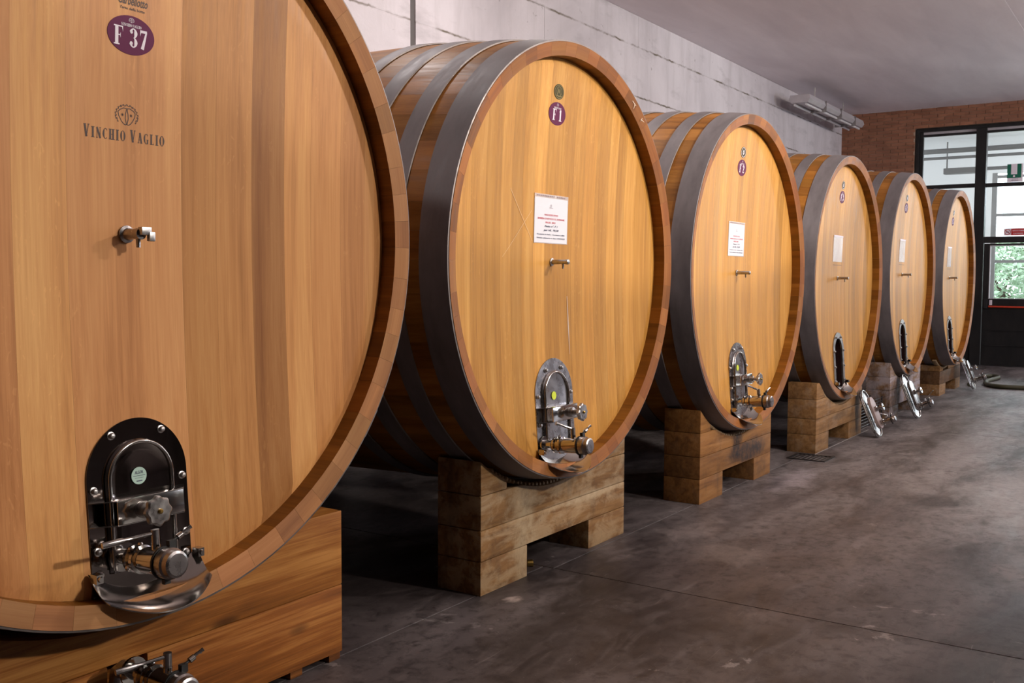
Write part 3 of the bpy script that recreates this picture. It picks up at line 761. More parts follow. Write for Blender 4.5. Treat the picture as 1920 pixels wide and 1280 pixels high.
def emblem(cx, cz, s):
    """two leaning shield shapes under a ring of vine tendril"""
    out = []
    for sgn in (-1, 1):
        P = [(.02, .52), (.28*sgn, .56), (.62*sgn, .40), (.80*sgn, .22), (.74*sgn, -.10), (.50*sgn, -.52), (.28*sgn, -.74), (.10*sgn, -.80), (-.04*sgn, -.70), (-.14*sgn, -.30), (-.12*sgn, .10), (.02, .52)]
        Q = []
        for i in range(len(P)-1):
            for t in (0, .5): Q.append((P[i][0]*(1-t)+P[i+1][0]*t, P[i][1]*(1-t)+P[i+1][1]*t))
        out += ribbon([(cx+a*s, cz+b_*s) for a, b_ in Q], .075*s, True)
        for k in range(8):
            a = pi*k/4; out.append(seg((cx+.40*sgn*s, cz), (cx+(.40*sgn+.15*cos(a))*s, cz+.15*sin(a)*s), .06*s, .02*s))
        out += dot(cx+.40*sgn*s, cz, .07*s, 8)
    ring = []
    for i in range(97):
        a = radians(-40+260*i/96); r = 1.0+.07*sin(17*a)
        ring.append((cx+r*s*cos(a)*1.02, cz+(-.02+.80*r*sin(a))*s))
    out += ribbon(ring, .06*s)
    for i in range(0, 97, 6):
        a = radians(-40+260*i/96); out += dot(cx+1.06*s*cos(a), cz+(-.02+.86*sin(a))*s, .06*s, 6)
    return out
def badge(c, t, number, cx, cz, rx, rz):
    b_ = put('number_badge', conform_solid(c, ellipse(cx, cz, rx, rz), .0, .0016).mesh('number_badge', [PURPLE], .6), t, c.off, label='purple oval badge reading %s' % number)
    for g in lettering(number, cx, cz-rz*.60, rz*.98, .09, 1.12 if len(number) < 4 else .98, split=True):
        put('badge_character', conform(c, g, .0024).mesh('badge_character', [WHITEV]), b_)
    mb = conform(c, lettering('VINCHIO VAGLIO', cx, cz+rz*.42, rz*.15, .06, 1.0), .0024)
    conform(c, emblem(cx, cz+rz*.76, rz*.15), .0024, 0, mb)
    put('badge_crest', mb.mesh('badge_crest', [WHITEV]), b_)
def seal(c, t, cx, cz, rx, rz, small=False):
    b_ = put('maker_seal', conform_solid(c, ellipse(cx, cz, rx, rz), 0, .0016).mesh('maker_seal', [DARKK], .6), t, c.off, label='round dark seal with gold print')
    P = ribbon(ellipse(cx, cz, rx*.86, rz*.86, 32), .003, True)
    if small: P += ribbon([(cx, cz-rz*.4), (cx+rx*.28, cz-rz*.1), (cx+rx*.05, cz+rz*.45), (cx-rx*.22, cz-rz*.1), (cx, cz-rz*.4)], .008)
    else:
        P += ribbon(ellipse(cx, cz+rz*.05, rx*.52, rz*.6, 24), .003, True)
        P += ribbon([(cx-rx*.3, cz-rz*.35), (cx-rx*.2, cz+rz*.4), (cx-rx*.02, cz-rz*.2), (cx+rx*.1, cz+rz*.45), (cx+rx*.28, cz-rz*.35)], .004)
        P += ribbon([(cx-rx*.55, cz-rz*.5), (cx, cz-rz*.62), (cx+rx*.55, cz-rz*.5)], .004)
    put('seal_print', conform(c, P, .0024).mesh('seal_print', [GOLDK if not small else WHITEV]), b_)
def notice(c, t, cx, z0, z1, wd, lines, num):
    x0, x1 = cx-wd/2, cx+wd/2
    p = put('paper_notice', conform_solid(c, rect(x0, x1, z0, z1), .0, .003).mesh('paper_notice', [PAPER], .6), t, c.off, label='white A4 notice in a clear sleeve with red and black print')
    h = z1-z0
    red = []; blk = []
    red += sans('VINO ROSSO SFUSO', cx, z0+h*.605, h*.052, wd*.42)
    red += sans("BARBERA D'ASTI D.O.C.G. SUPERIORE", cx, z0+h*.520, h*.052, wd*.82)
    red += sans('PROD. 2021', cx-.005, z0+h*.435, h*.052, wd*.30)
    blk += sans('Fusto n\u00b0. %s' % num, cx, z0+h*.350, h*.058, wd*.40, .35)
    blk += sans('per HL. 70,28', cx, z0+h*.262, h*.058, wd*.46, .35)
    blk += sans('Prodotto in Italia - Contiene solfiti', cx, z0+h*.170, h*.040, wd*.84)
    blk += sans('Vietato utilizzarlo in data 14/09/2023', cx, z0+h*.090, h*.040, wd*.86)
    put('red_lines', conform(c, red, .0045).mesh('red_lines', [PRED]), p)
    put('black_lines', conform(c, blk, .0045).mesh('black_lines', [PBLK]), p)
    gr = emblem(cx-.004, z0+h*.83, h*.035)+ribbon([(cx-.02, z0+h*.785), (cx+.015, z0+h*.785)], .002)
    for k in range(16):
        if k != 10: xx = x0+wd*(.06+.055*k); gr += [[(xx, z1+.006), (xx+.008, z1+.006), (xx+.008, z1+.0125), (xx, z1+.0125)]]
    sl = put('plastic_sleeve', conform_solid(c, rect(x0-.003, x1+.006, z0-.004, z1+.018), .0, .0026).mesh('plastic_sleeve', [SLEEVE], .6), p)
    put('grey_print', conform(c, gr, .0045).mesh('grey_print', [GREY]), p)
    return p
def empty_sleeve(c, t, cx, z0, z1, wd):
    p = put('plastic_sleeve', conform_solid(c, rect(cx-wd/2, cx+wd/2, z0, z1), .0, .004).mesh('plastic_sleeve', [SLEEVE], .6), t, c.off, label='empty clear plastic sleeve')
    mb = MB(); conform(c, [rect(cx-wd/2, cx+wd/2, z1-.012, z1+.004, 2)], .006, 0, mb); conform(c, [rect(cx-wd/2+.01, cx+wd/2, z0-.03, z0-.026, 2)], .002, 1, mb)
    put('sleeve_binding', mb.mesh('sleeve_binding', [WHITEV, INK]), p)

def make_cask(label, X, Y, Z, R, bounds, shades, fx, mode, headm, endm, new=False):
    """mode: 'closed' (door and valve mounted) or 'open' (doorway without its lid)"""
    c = Cask(); c.R = R; base = Z-R-BULGE*.0
    t = thing('wine_cask', label, 'cask', (X, Y, base+FZ), group='large oak casks in a row along the wall')
    c.off = (0, 0, R); off = c.off; c.t = t; c.fx = fx
    # staves
    angs = []; tot = 0
    wset = [.105/R, .122/R, .139/R]
    while tot < 2*pi-.06:
        a = random.choice(wset); angs.append(a); tot += a
    k = 2*pi/tot; meshes = {a: stave_mesh(R, a*k, endm) for a in wset}
    th = random.uniform(0, .1)
    for a in angs:
        th += a*k/2
        o = put('stave', meshes[a], t, off, (0, th, 0), tone(.80, 1.12, .05))
        th += a*k/2
    # hoops
    for y0, y1 in ((.002, .142), (.235, .328), (.468, .566), (.70, .785), (L-.785, L-.70), (L-.566, L-.468), (L-.328, L-.235), (L-.142, L-.002)):
        put('hoop', hoop_mesh(R, y0, y1, 2.2+y0*.3), t, off)
    # head boards
    hwo = .112
    op = (hwo, -.545, fx) if mode == 'open' else None
    for i in range(len(bounds)-1):
        x0, x1 = bounds[i], bounds[i+1]
        if x1 <= -(R-TH) or x0 >= R-TH: continue
        s = shades[i % len(shades)]
        put('head_board', board_mesh(R, x0, x1, op).mesh('head_board', [headm, WINESTAIN], .5), t, off, (0, 0, 0), s)
    # rear head
    mb = MB(); mb.lathe([(0, R-TH+.003), (.05, R-TH+.003)], (0, L-D0-.05, 0), (0, 1, 0), 96)
    put('rear_head', mb.mesh('rear_head', [headm]), t, off)
    return c
LEAN = .070
def leaned(o, off, pz):
    """lean a fitting back so that it lies along the bowed head; pz = height of the pivot from the cask's centre"""
    piv = Vector((0, .072, pz))
    Mo = Matrix.Translation(Vector(off)) @ Matrix.Translation(piv) @ Matrix.Rotation(-LEAN, 4, 'X') @ Matrix.Translation(-piv)
    L0 = Matrix.Translation(o.location-Vector(off)) @ o.rotation_euler.to_matrix().to_4x4()
    T_ = Mo @ L0; sc_ = o.scale.copy()
    o.location = T_.to_translation(); o.rotation_euler = T_.to_euler(); o.scale = sc_
def closed_manway(c, hw=.172, top=-.562, doorm=SS, lever='left', plate_m=None, vz=-.962, kz=-.826, kx=-.03, sticker=None, full_bolts=True, vx=-.095):
    t, fx, off = c.t, c.fx, c.off
    circ = c.R-TH-.002; zb = -c.R+TH+.04; done = []
    yp = .074
    mb = MB(); P = arch(hw, top, None, fx, 40, circ)
    mb.prism(P, yp-.004, yp+.02, 0, .0)
    pl = put('manway_plate', mb.mesh('manway_plate', [plate_m or SS], .6), t, off); done.append(pl)
    bt = [(-.086, -.606), (.086, -.606), (-.152, -.758), (.152, -.758), (.155, -.935), (-.150, -.935), (-.148, -1.0), (.150, -1.0)]
    if not full_bolts: bt = [(-.075, -.535), (.072, -.53), (-.158, -.66), (.152, -.66), (-.152, -.80), (-.15, -.88)]
    bolts(pl, [(fx+a, b_) for a, b_ in bt], yp-.004)
    d = door_panel(t, (fx, off[1]+yp-.004, off[2]), hw*.67, top-.062, -circ+.075, doorm); done.append(d)
    if sticker:
        sm, sx, sz, sr, lb, txt = sticker
        s2 = MB(); s2.lathe([(0, sr), (.001, sr)], (sx, -.0085, sz), (0, -1, 0), 28)
        put('round_sticker', s2.mesh('round_sticker', [sm]), d, label=lb)
        if txt:
            s3 = MB()
            for p in sans('ALGOR', sx, sz+sr*.22, sr*.5, sr*1.1)+ribbon([(sx-sr*.8, sz), (sx+sr*.8, sz)], .0015)+ribbon([(sx-sr*.6, sz-sr*.25), (sx+sr*.6, sz-sr*.25)], .001)+ribbon([(sx-sr*.4, sz-sr*.6), (sx+sr*.4, sz-sr*.6)], .003):
                s3.add([(x, -.0100, z) for x, z in p], [tuple(range(len(p)))])
            put('sticker_print', s3.mesh('sticker_print', [PBLK]), d)
    cb = crossbar(t, (fx-.005, yp-.012, off[2]+kz), hw-.004); done.append(cb)
    hand_knob(cb, (kx, -.055, -.002), r=.043)
    done.append(valve(t, (fx+vx, yp-.010, off[2]+vz), lever=lever))
    for o in done: leaned(o, off, zb)
    drip_tray(t, (fx+.002, 0, off[2]-c.R+TH+.004), hw*1.10)
def open_manway(c):
    t, fx, off = c.t, c.fx, c.off; circ = c.R-TH-.004
    outer = arch(.165, -.490, None, fx, 24, circ)
    n = 24
    inner = [(fx+.112*cos(pi*i/n), -.545-.112+.112*sin(pi*i/n)) for i in range(n+1)]
    for i in range(9):
        x = fx-.112+.224*i/8; inner.append((x, -sqrt(circ*circ-x*x)+.035))
    mb = MB(); mb.frame(outer, inner, .066, .080)
    pl = put('manway_frame', mb.mesh('manway_frame', [SSD], .6), t, off, label='bare steel frame around the open doorway')
    bolts(pl, [(fx+a, b_) for a, b_ in ((-.07, -.535), (.07, -.535), (-.14, -.66), (.14, -.66), (-.14, -.80), (.14, -.80), (-.14, -.93), (.14, -.93))], .066)
    leaned(pl, off, -c.R+TH+.04)
    drip_tray(t, (fx-.015, 0, off[2]-c.R+TH+.004), .168)

SH = lambda *a: [(x, x*.985, x*.96) for x in a]
# fitted positions: X, Y, Z(above the lens), R
SP = [(1.8333, 0.0, .1454, 1.1475), (4.3415, .0273, .0884, 1.0725), (6.7722, .0155, .0561, 1.0928), (9.24, .0181, .0282, 1.0911), (11.645, -.0063, .0778, 1.1043), (14.07, -.0545, .0523, 1.1250)]
b0 = [-1.10, -.93, -.78, -.64, -.50, -.362, -.20, .187, .318, .463, .602, .722, .862, .98, 1.10]
s0 = [(.95, .92, .9), (1, .97, .95), (.9, .88, .86), (1.0, .93, .90), (.95, .86, .85), (1.12, 1.10, 1.02), (1.0, .93, .93), (.80, .73, .62), (.86, .80, .70), (.60, .53, .46), (1.02, .96, .86), (.96, .88, .80), (.88, .81, .76), (.86, .8, .76)]
c0 = make_cask('huge oak cask nearest the camera, steel door shut, purple badge F 37', *SP[0], b0, s0, -.005, 'closed', HEADR, STENDR, True)
b1 = [-1.05, -.93, -.807, -.682, -.551, -.455, -.359, -.25, -.143, -.01, .117, .23, .342, .473, .56, .647, .76, .878, .96, 1.05]
s1 = SH(.98, 1.06, .96, .88, .98, .84, 1.0, 1.18, .96, .93, .98, 1.12, .90, 1.04, .88, 1.04, .94, .90, 1.0)
c1 = make_cask('oak cask with steel door shut and notice taped up, badge F 1', *SP[1], b1, s1, -.085, 'closed', HEAD, STEND)
def rb(fx=None):
    out = [-1.12]
    x = -1.12
    while x < 1.1:
        x += random.uniform(.085, .135)
        out.append(x)
    if fx is not None:
        lo, hi = fx-.112, fx+.112
        out = [q for q in out if q < lo-.04 or q > hi+.04]+[lo, fx, hi]; out.sort()
    return out
def rs(n=24, a=.80, b=1.14): return SH(*[random.uniform(a, b) for _ in range(n)])
c2 = make_cask('oak cask with steel door shut and smaller paper notice, badge F 2', *SP[2], rb(), rs(), -.055, 'closed', HEAD, STEND)
c3 = make_cask('oak cask with open black doorway and empty sleeve, badge F 3', *SP[3], rb(-.05), rs(), -.05, 'open', HEAD, STEND)
c4 = make_cask('oak cask with open doorway, second from the glazed end, badge F 4', *SP[4], rb(-.07), rs(), -.07, 'open', HEAD, STEND)
c5 = make_cask('farthest oak cask, open doorway, next to the glazed wall, badge F 5', *SP[5], rb(-.09), rs(), -.09, 'open', HEAD, STEND)

# fittings of each cask
DARKSS = metal('mirror_steel_plate', (.20, .175, .165), .09, .1, (5, 5, 5))
closed_manway(c0, doorm=DARKSS, plate_m=DARKSS, sticker=(MINT, -.005, -.735, .026, 'round mint green maker sticker', True), vx=-.078)
closed_manway(c1, hw=.178, top=-.478, lever='up', plate_m=SSB, doorm=SSB, vz=-.898, kz=-.752, kx=.045, sticker=(YEL, -.02, -.665, .021, 'small yellow sticker', False), full_bolts=False, vx=-.125)
closed_manway(c2, hw=.165, top=-.488, lever='up', plate_m=SSB, doorm=SSB, vz=-.898, kz=-.752, kx=.07, sticker=(YEL, -.03, -.665, .021, 'small yellow sticker', False), full_bolts=False, vx=-.08)
for c in (c3, c4, c5): open_manway(c)
make_tap_big(c0.t, (-.012, depth(c0.R, 0, 0), c0.R-.015))
for c in (c1, c2, c3, c4, c5): make_tap(c.t, (c.fx+.01, depth(c.R, 0, 0), c.R+.003))
badge(c0, c0.t, 'F 37', .008, .568, .079, .056)
put('burnt_name', conform(c0, lettering('VINCHIO VAGLIO', -.008, .258, .036, .17, .90, .86), .0006).mesh('burnt_name', [INK]), c0.t, c0.off, label='dark burnt lettering VINCHIO VAGLIO')
put('burnt_crest', conform(c0, emblem(-.005, .335, .036), .0006).mesh('burnt_crest', [INK]), c0.t, c0.off, label='dark burnt crest of twin shields and vine')
mk = sans('Garbellotto', .012, .655, .036, .098, .3)+sans("l'arte della botte", .012, .640, .011, .082, .1)
mk += [[(.030, .705), (.052, .712), (.058, .695), (.050, .683), (.042, .693), (.034, .690)]]+[seg((.02, .71), (.03, .70), .006)]
put('maker_mark', conform(c0, mk, .0006).mesh('maker_mark', [INK]), c0.t, c0.off, label='dark script maker mark Garbellotto')
for c, nm, dx in ((c1, 'F 1', 0), (c2, 'F 2', 0), (c3, 'F 3', .0), (c4, 'F 4', 0), (c5, 'F 5', 0)):
    badge(c, c.t, nm, c.fx+.008, .735, .080, .056)
    seal(c, c.t, c.fx+.010, .842, .047, .037, nm != 'F 1')
notice(c1, c1.t, c1.fx-.005, .098, .318, .312, None, 'F 1')
notice(c2, c2.t, c2.fx-.018, .122, .340, .295, None, 'F 2')
empty_sleeve(c3, c3.t, c3.fx-.02, .15, .385, .29)
empty_sleeve(c4, c4.t, c4.fx-.04, .14, .385, .27)
empty_sleeve(c5, c5.t, c5.fx-.06, .145, .40, .27)
# chalk cross and drips on the F 1 head
ck = [seg((-.47, .34), (-.26, .10), .0022), seg((-.27, .25), (-.48, .06), .0018), seg((-.53, .02), (-.48, .06), .0014)]
put('chalk_cross', conform(c1, ck, .0012).mesh('chalk_cross', [flat('chalk', (.78, .56, .34), .9)]), c1.t, c1.off)
dr = [seg((.075, -.17), (.085, -.33), .004, .010), seg((.085, -.33), (.092, -.47), .010, .002)]
put('dried_drip', conform(c1, dr, .0012).mesh('dried_drip', [flat('dry_drip', (.62, .48, .40), .9)]), c1.t, c1.off)
ch = MB()
for p in [seg((.56, .885), (.60, .865), .005), seg((.60, .91), (.575, .845), .004), seg((.66, .80), (.72, .785), .004), seg((.69, .82), (.66, .79), .004)]:
    ch.add([(x, .004, z) for x, z in p], [(0, 1, 2, 3)])
put('chalk_ticks', ch.mesh('chalk_ticks', [flat('chalk_pale', (.7, .55, .42), .9)]), c1.t, c1.off)

# ------------------------------------------------------------------ wooden cradles
def cradle(label, c, sp, x0, x1, y, dy, zt, levels, feet, mat, shades, bev=.012, pads=True, zfoot=0, notch=None, ins=0.0):
    """levels: z of the joints between the beams from the top one down, above the lens; feet = (fx0, fx1) inner edges"""
    X, Y, Z, R = sp
    t = thing('cask_cradle', label, 'cradle', ((x0+x1)/2, y, 0), group='wooden cradles under the casks')
    cx = (x0+x1)/2; ox = X-cx; zc = Z+FZ; Rs = R+.058
    h0 = zt+FZ; zl = [h0]+[q+FZ for q in levels]
    hwid = (x1-x0)/2
    zs = None
    for i in range(len(levels)):
        ztop, zbot = zl[i], zl[i+1]
        k = shades[i % len(shades)]
        # saddle cut
        def sad(x):
            d = Rs*Rs-(x-ox)**2
            return zc-sqrt(d) if d > 0 else 99
        n = 40; top = []
        cut = any(sad(-hwid+2*hwid*q/n) < ztop for q in range(n+1))
        if cut:
            pieces = []; cur = []
            for q in range(n+1):
                x = -hwid+2*hwid*q/n; z = min(ztop, sad(x))
                if z > zbot+.035: cur.append((x, z))
                else:
                    if len(cur) > 1: pieces.append(cur)
                    cur = []
            if len(cur) > 1: pieces.append(cur)
        else: pieces = [[(-hwid, ztop), (hwid, ztop)]]
        for pc in pieces:
            mb = MB(); g = .0012
            poly = [(p[0], p[1]-g) for p in pc]
            a, b_ = pc[0][0], pc[-1][0]
            lower = [(b_, zbot+g), (a, zbot+g)]
            if cut and len(pieces) == 2:
                # the saddle runs out on this beam's foot
                lower = [(b_+(0.0 if b_ > 0 else .0), zbot+g), (a, zbot+g)]
            if notch and notch[0] == i:
                lower = lower
                nx = notch[1]-cx
                poly = [(a, ztop-g), (nx-.07, ztop-g), (nx-.07, ztop-.055), (nx+.07, ztop-.055), (nx+.07, ztop-g), (b_, ztop-g)]
            # strips, so that the bevel and the shading stay clean
            full = poly+lower
            m_ = len(full)
            inset = 0
            v = [(p[0], 0+inset, p[1]) for p in full]+[(p[0], dy, p[1]) for p in full]
            f = [tuple(range(m_)), tuple(reversed(range(m_, 2*m_)))]+[(i2, m_+i2, m_+(i2+1) % m_, (i2+1) % m_) for i2 in range(m_)]
            mb.add(v, f); me = mb.mesh('beam', [mat], .5, bev)
            put('beam', me, t, (0, 0, 0), (0, 0, 0), k)
    zb = zl[-1]
    if feet:
        for (a, b_) in ((x0, feet[0]), (feet[1], x1)):
            mb = MB(); mb.box(a-cx+.0, b_-cx, .001, dy-.001, zfoot, zb-.0012)
            put('foot_block', mb.mesh('foot_block', [mat], .5, bev*.6), t, color=shades[-1])
    if pads:
        mb = MB()
        a0 = math.asin(min(1, (hwid-.17)/Rs)); nn = 34
        for q in range(nn):
            a = -a0+2*a0*q/(nn-1)+random.uniform(-.004, .004)
            r = Rs-.004
            p = Vector((ox+r*sin(a), 0, zc-r*cos(a)))
            if p.z > h0-.03: continue
            rr = random.uniform(.011, .015)
            mb.lathe([(0, rr*.6), (.006, rr), (.05, rr)], (p.x, -.006+.02, p.z), (0, 1, 0), 8)
        put('saddle_wedges', mb.mesh('saddle_wedges', [BLOCK], .8), t, kind='stuff')
    return t
cradle('stained pine cradle of two tall beams under the nearest cask', c0, SP[0], .88, 2.772, .165, .24, -.886, (-1.175, -1.440), None, PINE, [(1, .97, .92), (.95, .86, .78)], .004, False, notch=(1, 1.83))
# battens under the nearest cradle
near = [o for o in COL.objects if o.name.startswith('cask_cradle')][0]
for bx in (1.05, 1.35, 1.65, 1.95, 2.25, 2.54, 2.74):
    mb = MB(); mb.box(bx-.03, bx+.03, .01, .23, 0, .0288)
    put('batten', mb.mesh('batten', [PINE], None, .002), near, ((-(.88+2.772)/2), 0, 0), color=(.7, .65, .6))
cradle('pale weathered cradle with scraped white stains under the F 1 cask', c1, SP[1], 3.69, 5.115, .165, .255, -.825, (-1.0, -1.163, -1.310), (4.085, 4.70), BEAM1, [(1, 1, 1), (.96, .96, .96), (1.05, 1.03, 1), (.9, .86, .8)], .007)
cradle('brown cradle with a black wine stain down its middle under the F 2 cask', c2, SP[2], 6.055, 7.40, .10, .26, -.832, (-1.0, -1.158, -1.305), (6.45, 7.05), BEAM2, [(1.15, 1.1, 1), (1.1, 1.05, 1), (.8, .76, .74), (.9, .85, .8)], .005)
cradle('cradle with a curved crack line and grate before it, under the F 3 cask', c3, SP[3], 8.44, 9.88, .07, .25, -.866, (-1.008, -1.175, -1.312), (8.812, 9.45), BEAM3, [(1.05, 1, .95), (1, .96, .92), (.9, .86, .82), (.8, .76, .7)], .005)
cradle('cradle splashed bluish grey on its right half under the F 4 cask', c4, SP[4], 10.95, 12.40, .06, .25, -.845, (-1.01, -1.150, -1.33), (11.35, 12.0), BEAM4, [(1.0, .98, .95), (.9, .88, .88), (.85, .83, .85), (.7, .7, .72)], .005)
cradle('farthest cradle with one dark middle beam under the F 5 cask', c5, SP[5], 13.70, 15.10, .09, .28, -.85, (-1.01, -1.155, -1.325), (14.1, 14.75), BEAM3, [(1.15, 1.1, 1), (1.05, 1, .95), (.45, .40, .40), (.95, .9, .85)], .005)

# ------------------------------------------------------------------ lids leaning against the cradles
def leaning_lid(label, x, y, tilt, rz, h=.47, hw=.120, plate=None, lev='side'):
    t = thing('cask_door', label, 'cask door', (x, y, 0), (-tilt, 0, rz), 'cask doors taken off and leant on the cradles')
    door_panel(t, (0, 0, .004), hw, h, 0, SSB, oval=True)
    mb = MB(); mb.prism(slot(hw*.66, h*.82, h*.16), -.062, -.034)
    mb.cyl((0, -.052, h*.70), (0, -.01, h*.70), .010, n=10); mb.cyl((0, -.052, h*.32), (0, -.01, h*.32), .010, n=10)
    put('pressure_plate', mb.mesh('pressure_plate', [plate or SSB], .6, .001), t)
    hand_knob(t, (.0, -.062, h*.56), r=.038, m=SSB)
    valve(t, (.0, -.02, .125), lever=lev, s=.72)
    return t
PINKSS = metal('pink_tinted_steel', (.36, .27, .26), .55, .1, (9, 9, 9), .3)
leaning_lid('steel cask door with flat pinkish plate leant against the F 3 cradle', 9.70, -.15, radians(23), radians(0), plate=PINKSS, lev='up')
leaning_lid('larger bright steel cask door leant against the F 4 cradle, lever raised', 11.30, -.16, radians(22), radians(-4), h=.50)
leaning_lid('farthest steel cask door, leant beside the F 5 cradle by the hose', 14.78, -.15, radians(22), radians(0), h=.50)

# lower drain valve in front of the nearest cradle
t = thing('drain_valve', 'steel drain valve on a bent pipe before the nearest pine cradle', 'valve', (1.83, .14, 0))
vv = valve(t, (-.06, -.085, FZ-1.165), s=1.0)
mb = MB(); mb.tube([(-.06, -.085, FZ-1.165), (-.06, -.040, FZ-1.165), (-.06, -.012, FZ-1.185), (-.06, -.006, FZ-1.22), (-.06, -.006, .03)], .024, 14)
put('drain_pipe', mb.mesh('drain_pipe', [SSB], .6), t)

# bin-shaped blocker added out of view to throw shade on the near floor
t = thing('shadow_blocker', 'grey steel bin-shaped blocker added out of view to shade the near floor', 'bin', (5.2, -2.95, 0), (0, 0, atan2(-.43, 1.56)))
mb = MB(); mb.box(-.80, .80, -.40, .40, .12, 1.28); put('blocker_body', mb.mesh('blocker_body', [SSD], None, .03), t)
mb = MB(); mb.box(-.82, .82, -.42, .42, 1.26, 1.31); put('blocker_rim', mb.mesh('blocker_rim', [SSD], None, .01), t)
for a in (-.72, .72):
    for b_ in (-.33, .33):
        mb = MB(); mb.box(a-.04, a+.04, b_-.04, b_+.04, 0, .13); put('leg', mb.mesh('leg', [SSD]), t)

# wire rack between F 3 and F 4
t = thing('wire_rack', 'low dark wire rack on the floor between the F 3 and F 4 cradles', 'rack', (10.42, .13, 0))
me1 = MB(); me1.cyl((-.5, 0, 0), (.5, 0, 0), .005, n=6); w1 = me1.mesh('wire', [BLACK])
me2 = MB(); me2.cyl((0, 0, 0), (0, 0, .26), .007, n=6); w2 = me2.mesh('upright', [BLACK])
for yy in (0, .12):
    for k in range(8): put('wire', w1, t, (0, yy, .022+k*.032))
for xx in (-.49, 0, .49):
    for yy in (0, .12): put('upright', w2, t, (xx, yy, 0))
# hose
mb = MB()
hp = [(15.05, -1.6), (15.15, -1.05), (15.17, -.72), (15.15, -.45), (15.28, -.28), (15.5, -.19), (15.9, -.14), (16.3, -.18), (16.55, -.20), (16.75, -.16), (16.8, -.06), (16.6, .02), (16.1, .03), (15.6, .0), (15.2, -.02)]
sm = []
for i in range(len(hp)-1):
    p0, p1, p2, p3 = hp[max(i-1, 0)], hp[i], hp[i+1], hp[min(i+2, len(hp)-1)]
    for q in range(6):
        u = q/6; sm.append(tuple(.5*(2*p1[k]+(p2[k]-p0[k])*u+(2*p0[k]-5*p1[k]+4*p2[k]-p3[k])*u*u+(3*p1[k]-p0[k]-3*p2[k]+p3[k])*u**3) for k in (0, 1)))
sm.append(hp[-1]); mb.tube([(a, b_, .031) for a, b_ in sm], .031, 10)
tag(put('hose', mb.mesh('hose', [HOSE], 1.2)), 'thick olive green hose lying in a loop on the floor before the glazed doors', 'hose')
# brass end of a small pipe by the first cradle
mb = MB(); mb.cyl((4.12, .40, .018), (4.24, .24, .018), .013, n=12); mb.cyl((4.225, .257, .018), (4.245, .235, .018), .018, n=12)
tag(put('brass_pipe', mb.mesh('brass_pipe', [BRASS], .6)), 'short brass pipe end on the floor under the F 1 cradle', 'pipe')
# drain grate
t = thing('floor_drain', 'black iron drain grate let into the floor before the F 3 cradle', 'drain', (8.23, .045, 0))
mb = MB(); mb.frame([(-.145, -.16), (.145, -.16), (.145, .16), (-.145, .16)], [(-.12, -.135), (.12, -.135), (.12, .135), (-.12, .135)], 0, .006)
fr = mb.mesh('grate_frame', [BLACK]); put('grate_frame', fr, t, (0, 0, .007), (radians(-90), 0, 0))
mb = MB(); mb.box(-.12, .12, -.008, .008, 0, .004); gb = mb.mesh('grate_bar', [BLACK])
for k in range(7): put('grate_bar', gb, t, (0, -.11+k*.0365, .001))

# ------------------------------------------------------------------ the hall
XE = 19.15; YW = 2.97; YR = -13.0; XN = -7.0; CZ = FZ+3.11
JX, JY, G = 4.28, .13, .0028
fb = MB(); fb.box(XN, XE+4.6, YR, YW, -.20, -.02); base = struct('floor', fb.mesh('floor', [flat('joint_filler', (.025, .02, .02), .9)]), 'worn dark concrete floor in large slabs')
xs = [XN, JX, 10.4, 16.5, XE+.3]; ys = [YR, -4.4, JY, YW]
for i in range(len(xs)-1):
    for j in range(len(ys)-1):
        mb = MB(); jog = .06 if (i == 0) else 0
        y0 = ys[j]+(jog if j == 2 else 0); y1 = ys[j+1]+(jog if j == 1 else 0)
        mb.box(xs[i]+G, xs[i+1]-G, y0+G, y1-G, -.06, 0)
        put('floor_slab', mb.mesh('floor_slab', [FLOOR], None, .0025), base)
mb = MB(); mb.box(8.42, 10.15, .066, .070, 0, .0012); put('joint_strip', mb.mesh('joint_strip', [flat('pale_strip', (.5, .46, .45), .6)]), base, label='thin pale strip along the joint')
# concrete wall in cast panels
wb = MB(); wb.box(XN, XE+.4, YW+.012, YW+.25, -.1, CZ+.2); wl = struct('wall_left', wb.mesh('wall_left', [flat('joint_dark', (.10, .09, .09), .9)]), 'bare grey cast concrete wall behind the casks')
vx = [XN, -1.0, 2.6, 6.55, 6.62, 8.65, 9.73, 10.73, 12.86, 15.02, 16.5, XE]
zr = [-.05, FZ+1.60, FZ+2.17, FZ+2.75, CZ]
for i in range(len(vx)-1):
    if abs(vx[i]-6.55) < .01: continue
    for j in range(len(zr)-1):
        mb = MB(); pr = random.uniform(0, .0025); g = .0004
        mb.box(vx[i]+g, vx[i+1]-g, YW-pr, YW+.02, zr[j]+g, zr[j+1]-g)
        put('wall_panel', mb.mesh('wall_panel', [CONC], None, .0008), wl)
# ceiling slabs
cbm = MB(); cbm.box(XN, XE+.4, YR, YW+.2, CZ+.03, CZ+.25); cl = struct('ceiling', cbm.mesh('ceiling', [CEIL]), 'smooth pale painted ceiling')
cx_ = [XN, -2.6, -.2, 2.2, 4.6, 7.0, 9.4, 11.8, 14.2, 16.6, XE]
for i in range(len(cx_)-1):
    for y0, y1 in ((-.72, YW), (-4.9, -.72), (YR, -4.9)):
        mb = MB(); mb.box(cx_[i]+.001, cx_[i+1]-.001, y0+.001, y1-.001, CZ+random.uniform(0, .002), CZ+.03)
        put('ceiling_slab', mb.mesh('ceiling_slab', [CEIL], None, .001), cl)
# unseen sides of the room
mb = MB(); mb.box(XN-.2, XN, YR, YW, 0, CZ); struct('wall_back', mb.mesh('wall_back', [DIM]))
mb = MB(); mb.box(XN, XE, YR-.2, YR, 0, CZ); struct('wall_right', mb.mesh('wall_right', [DIM]))
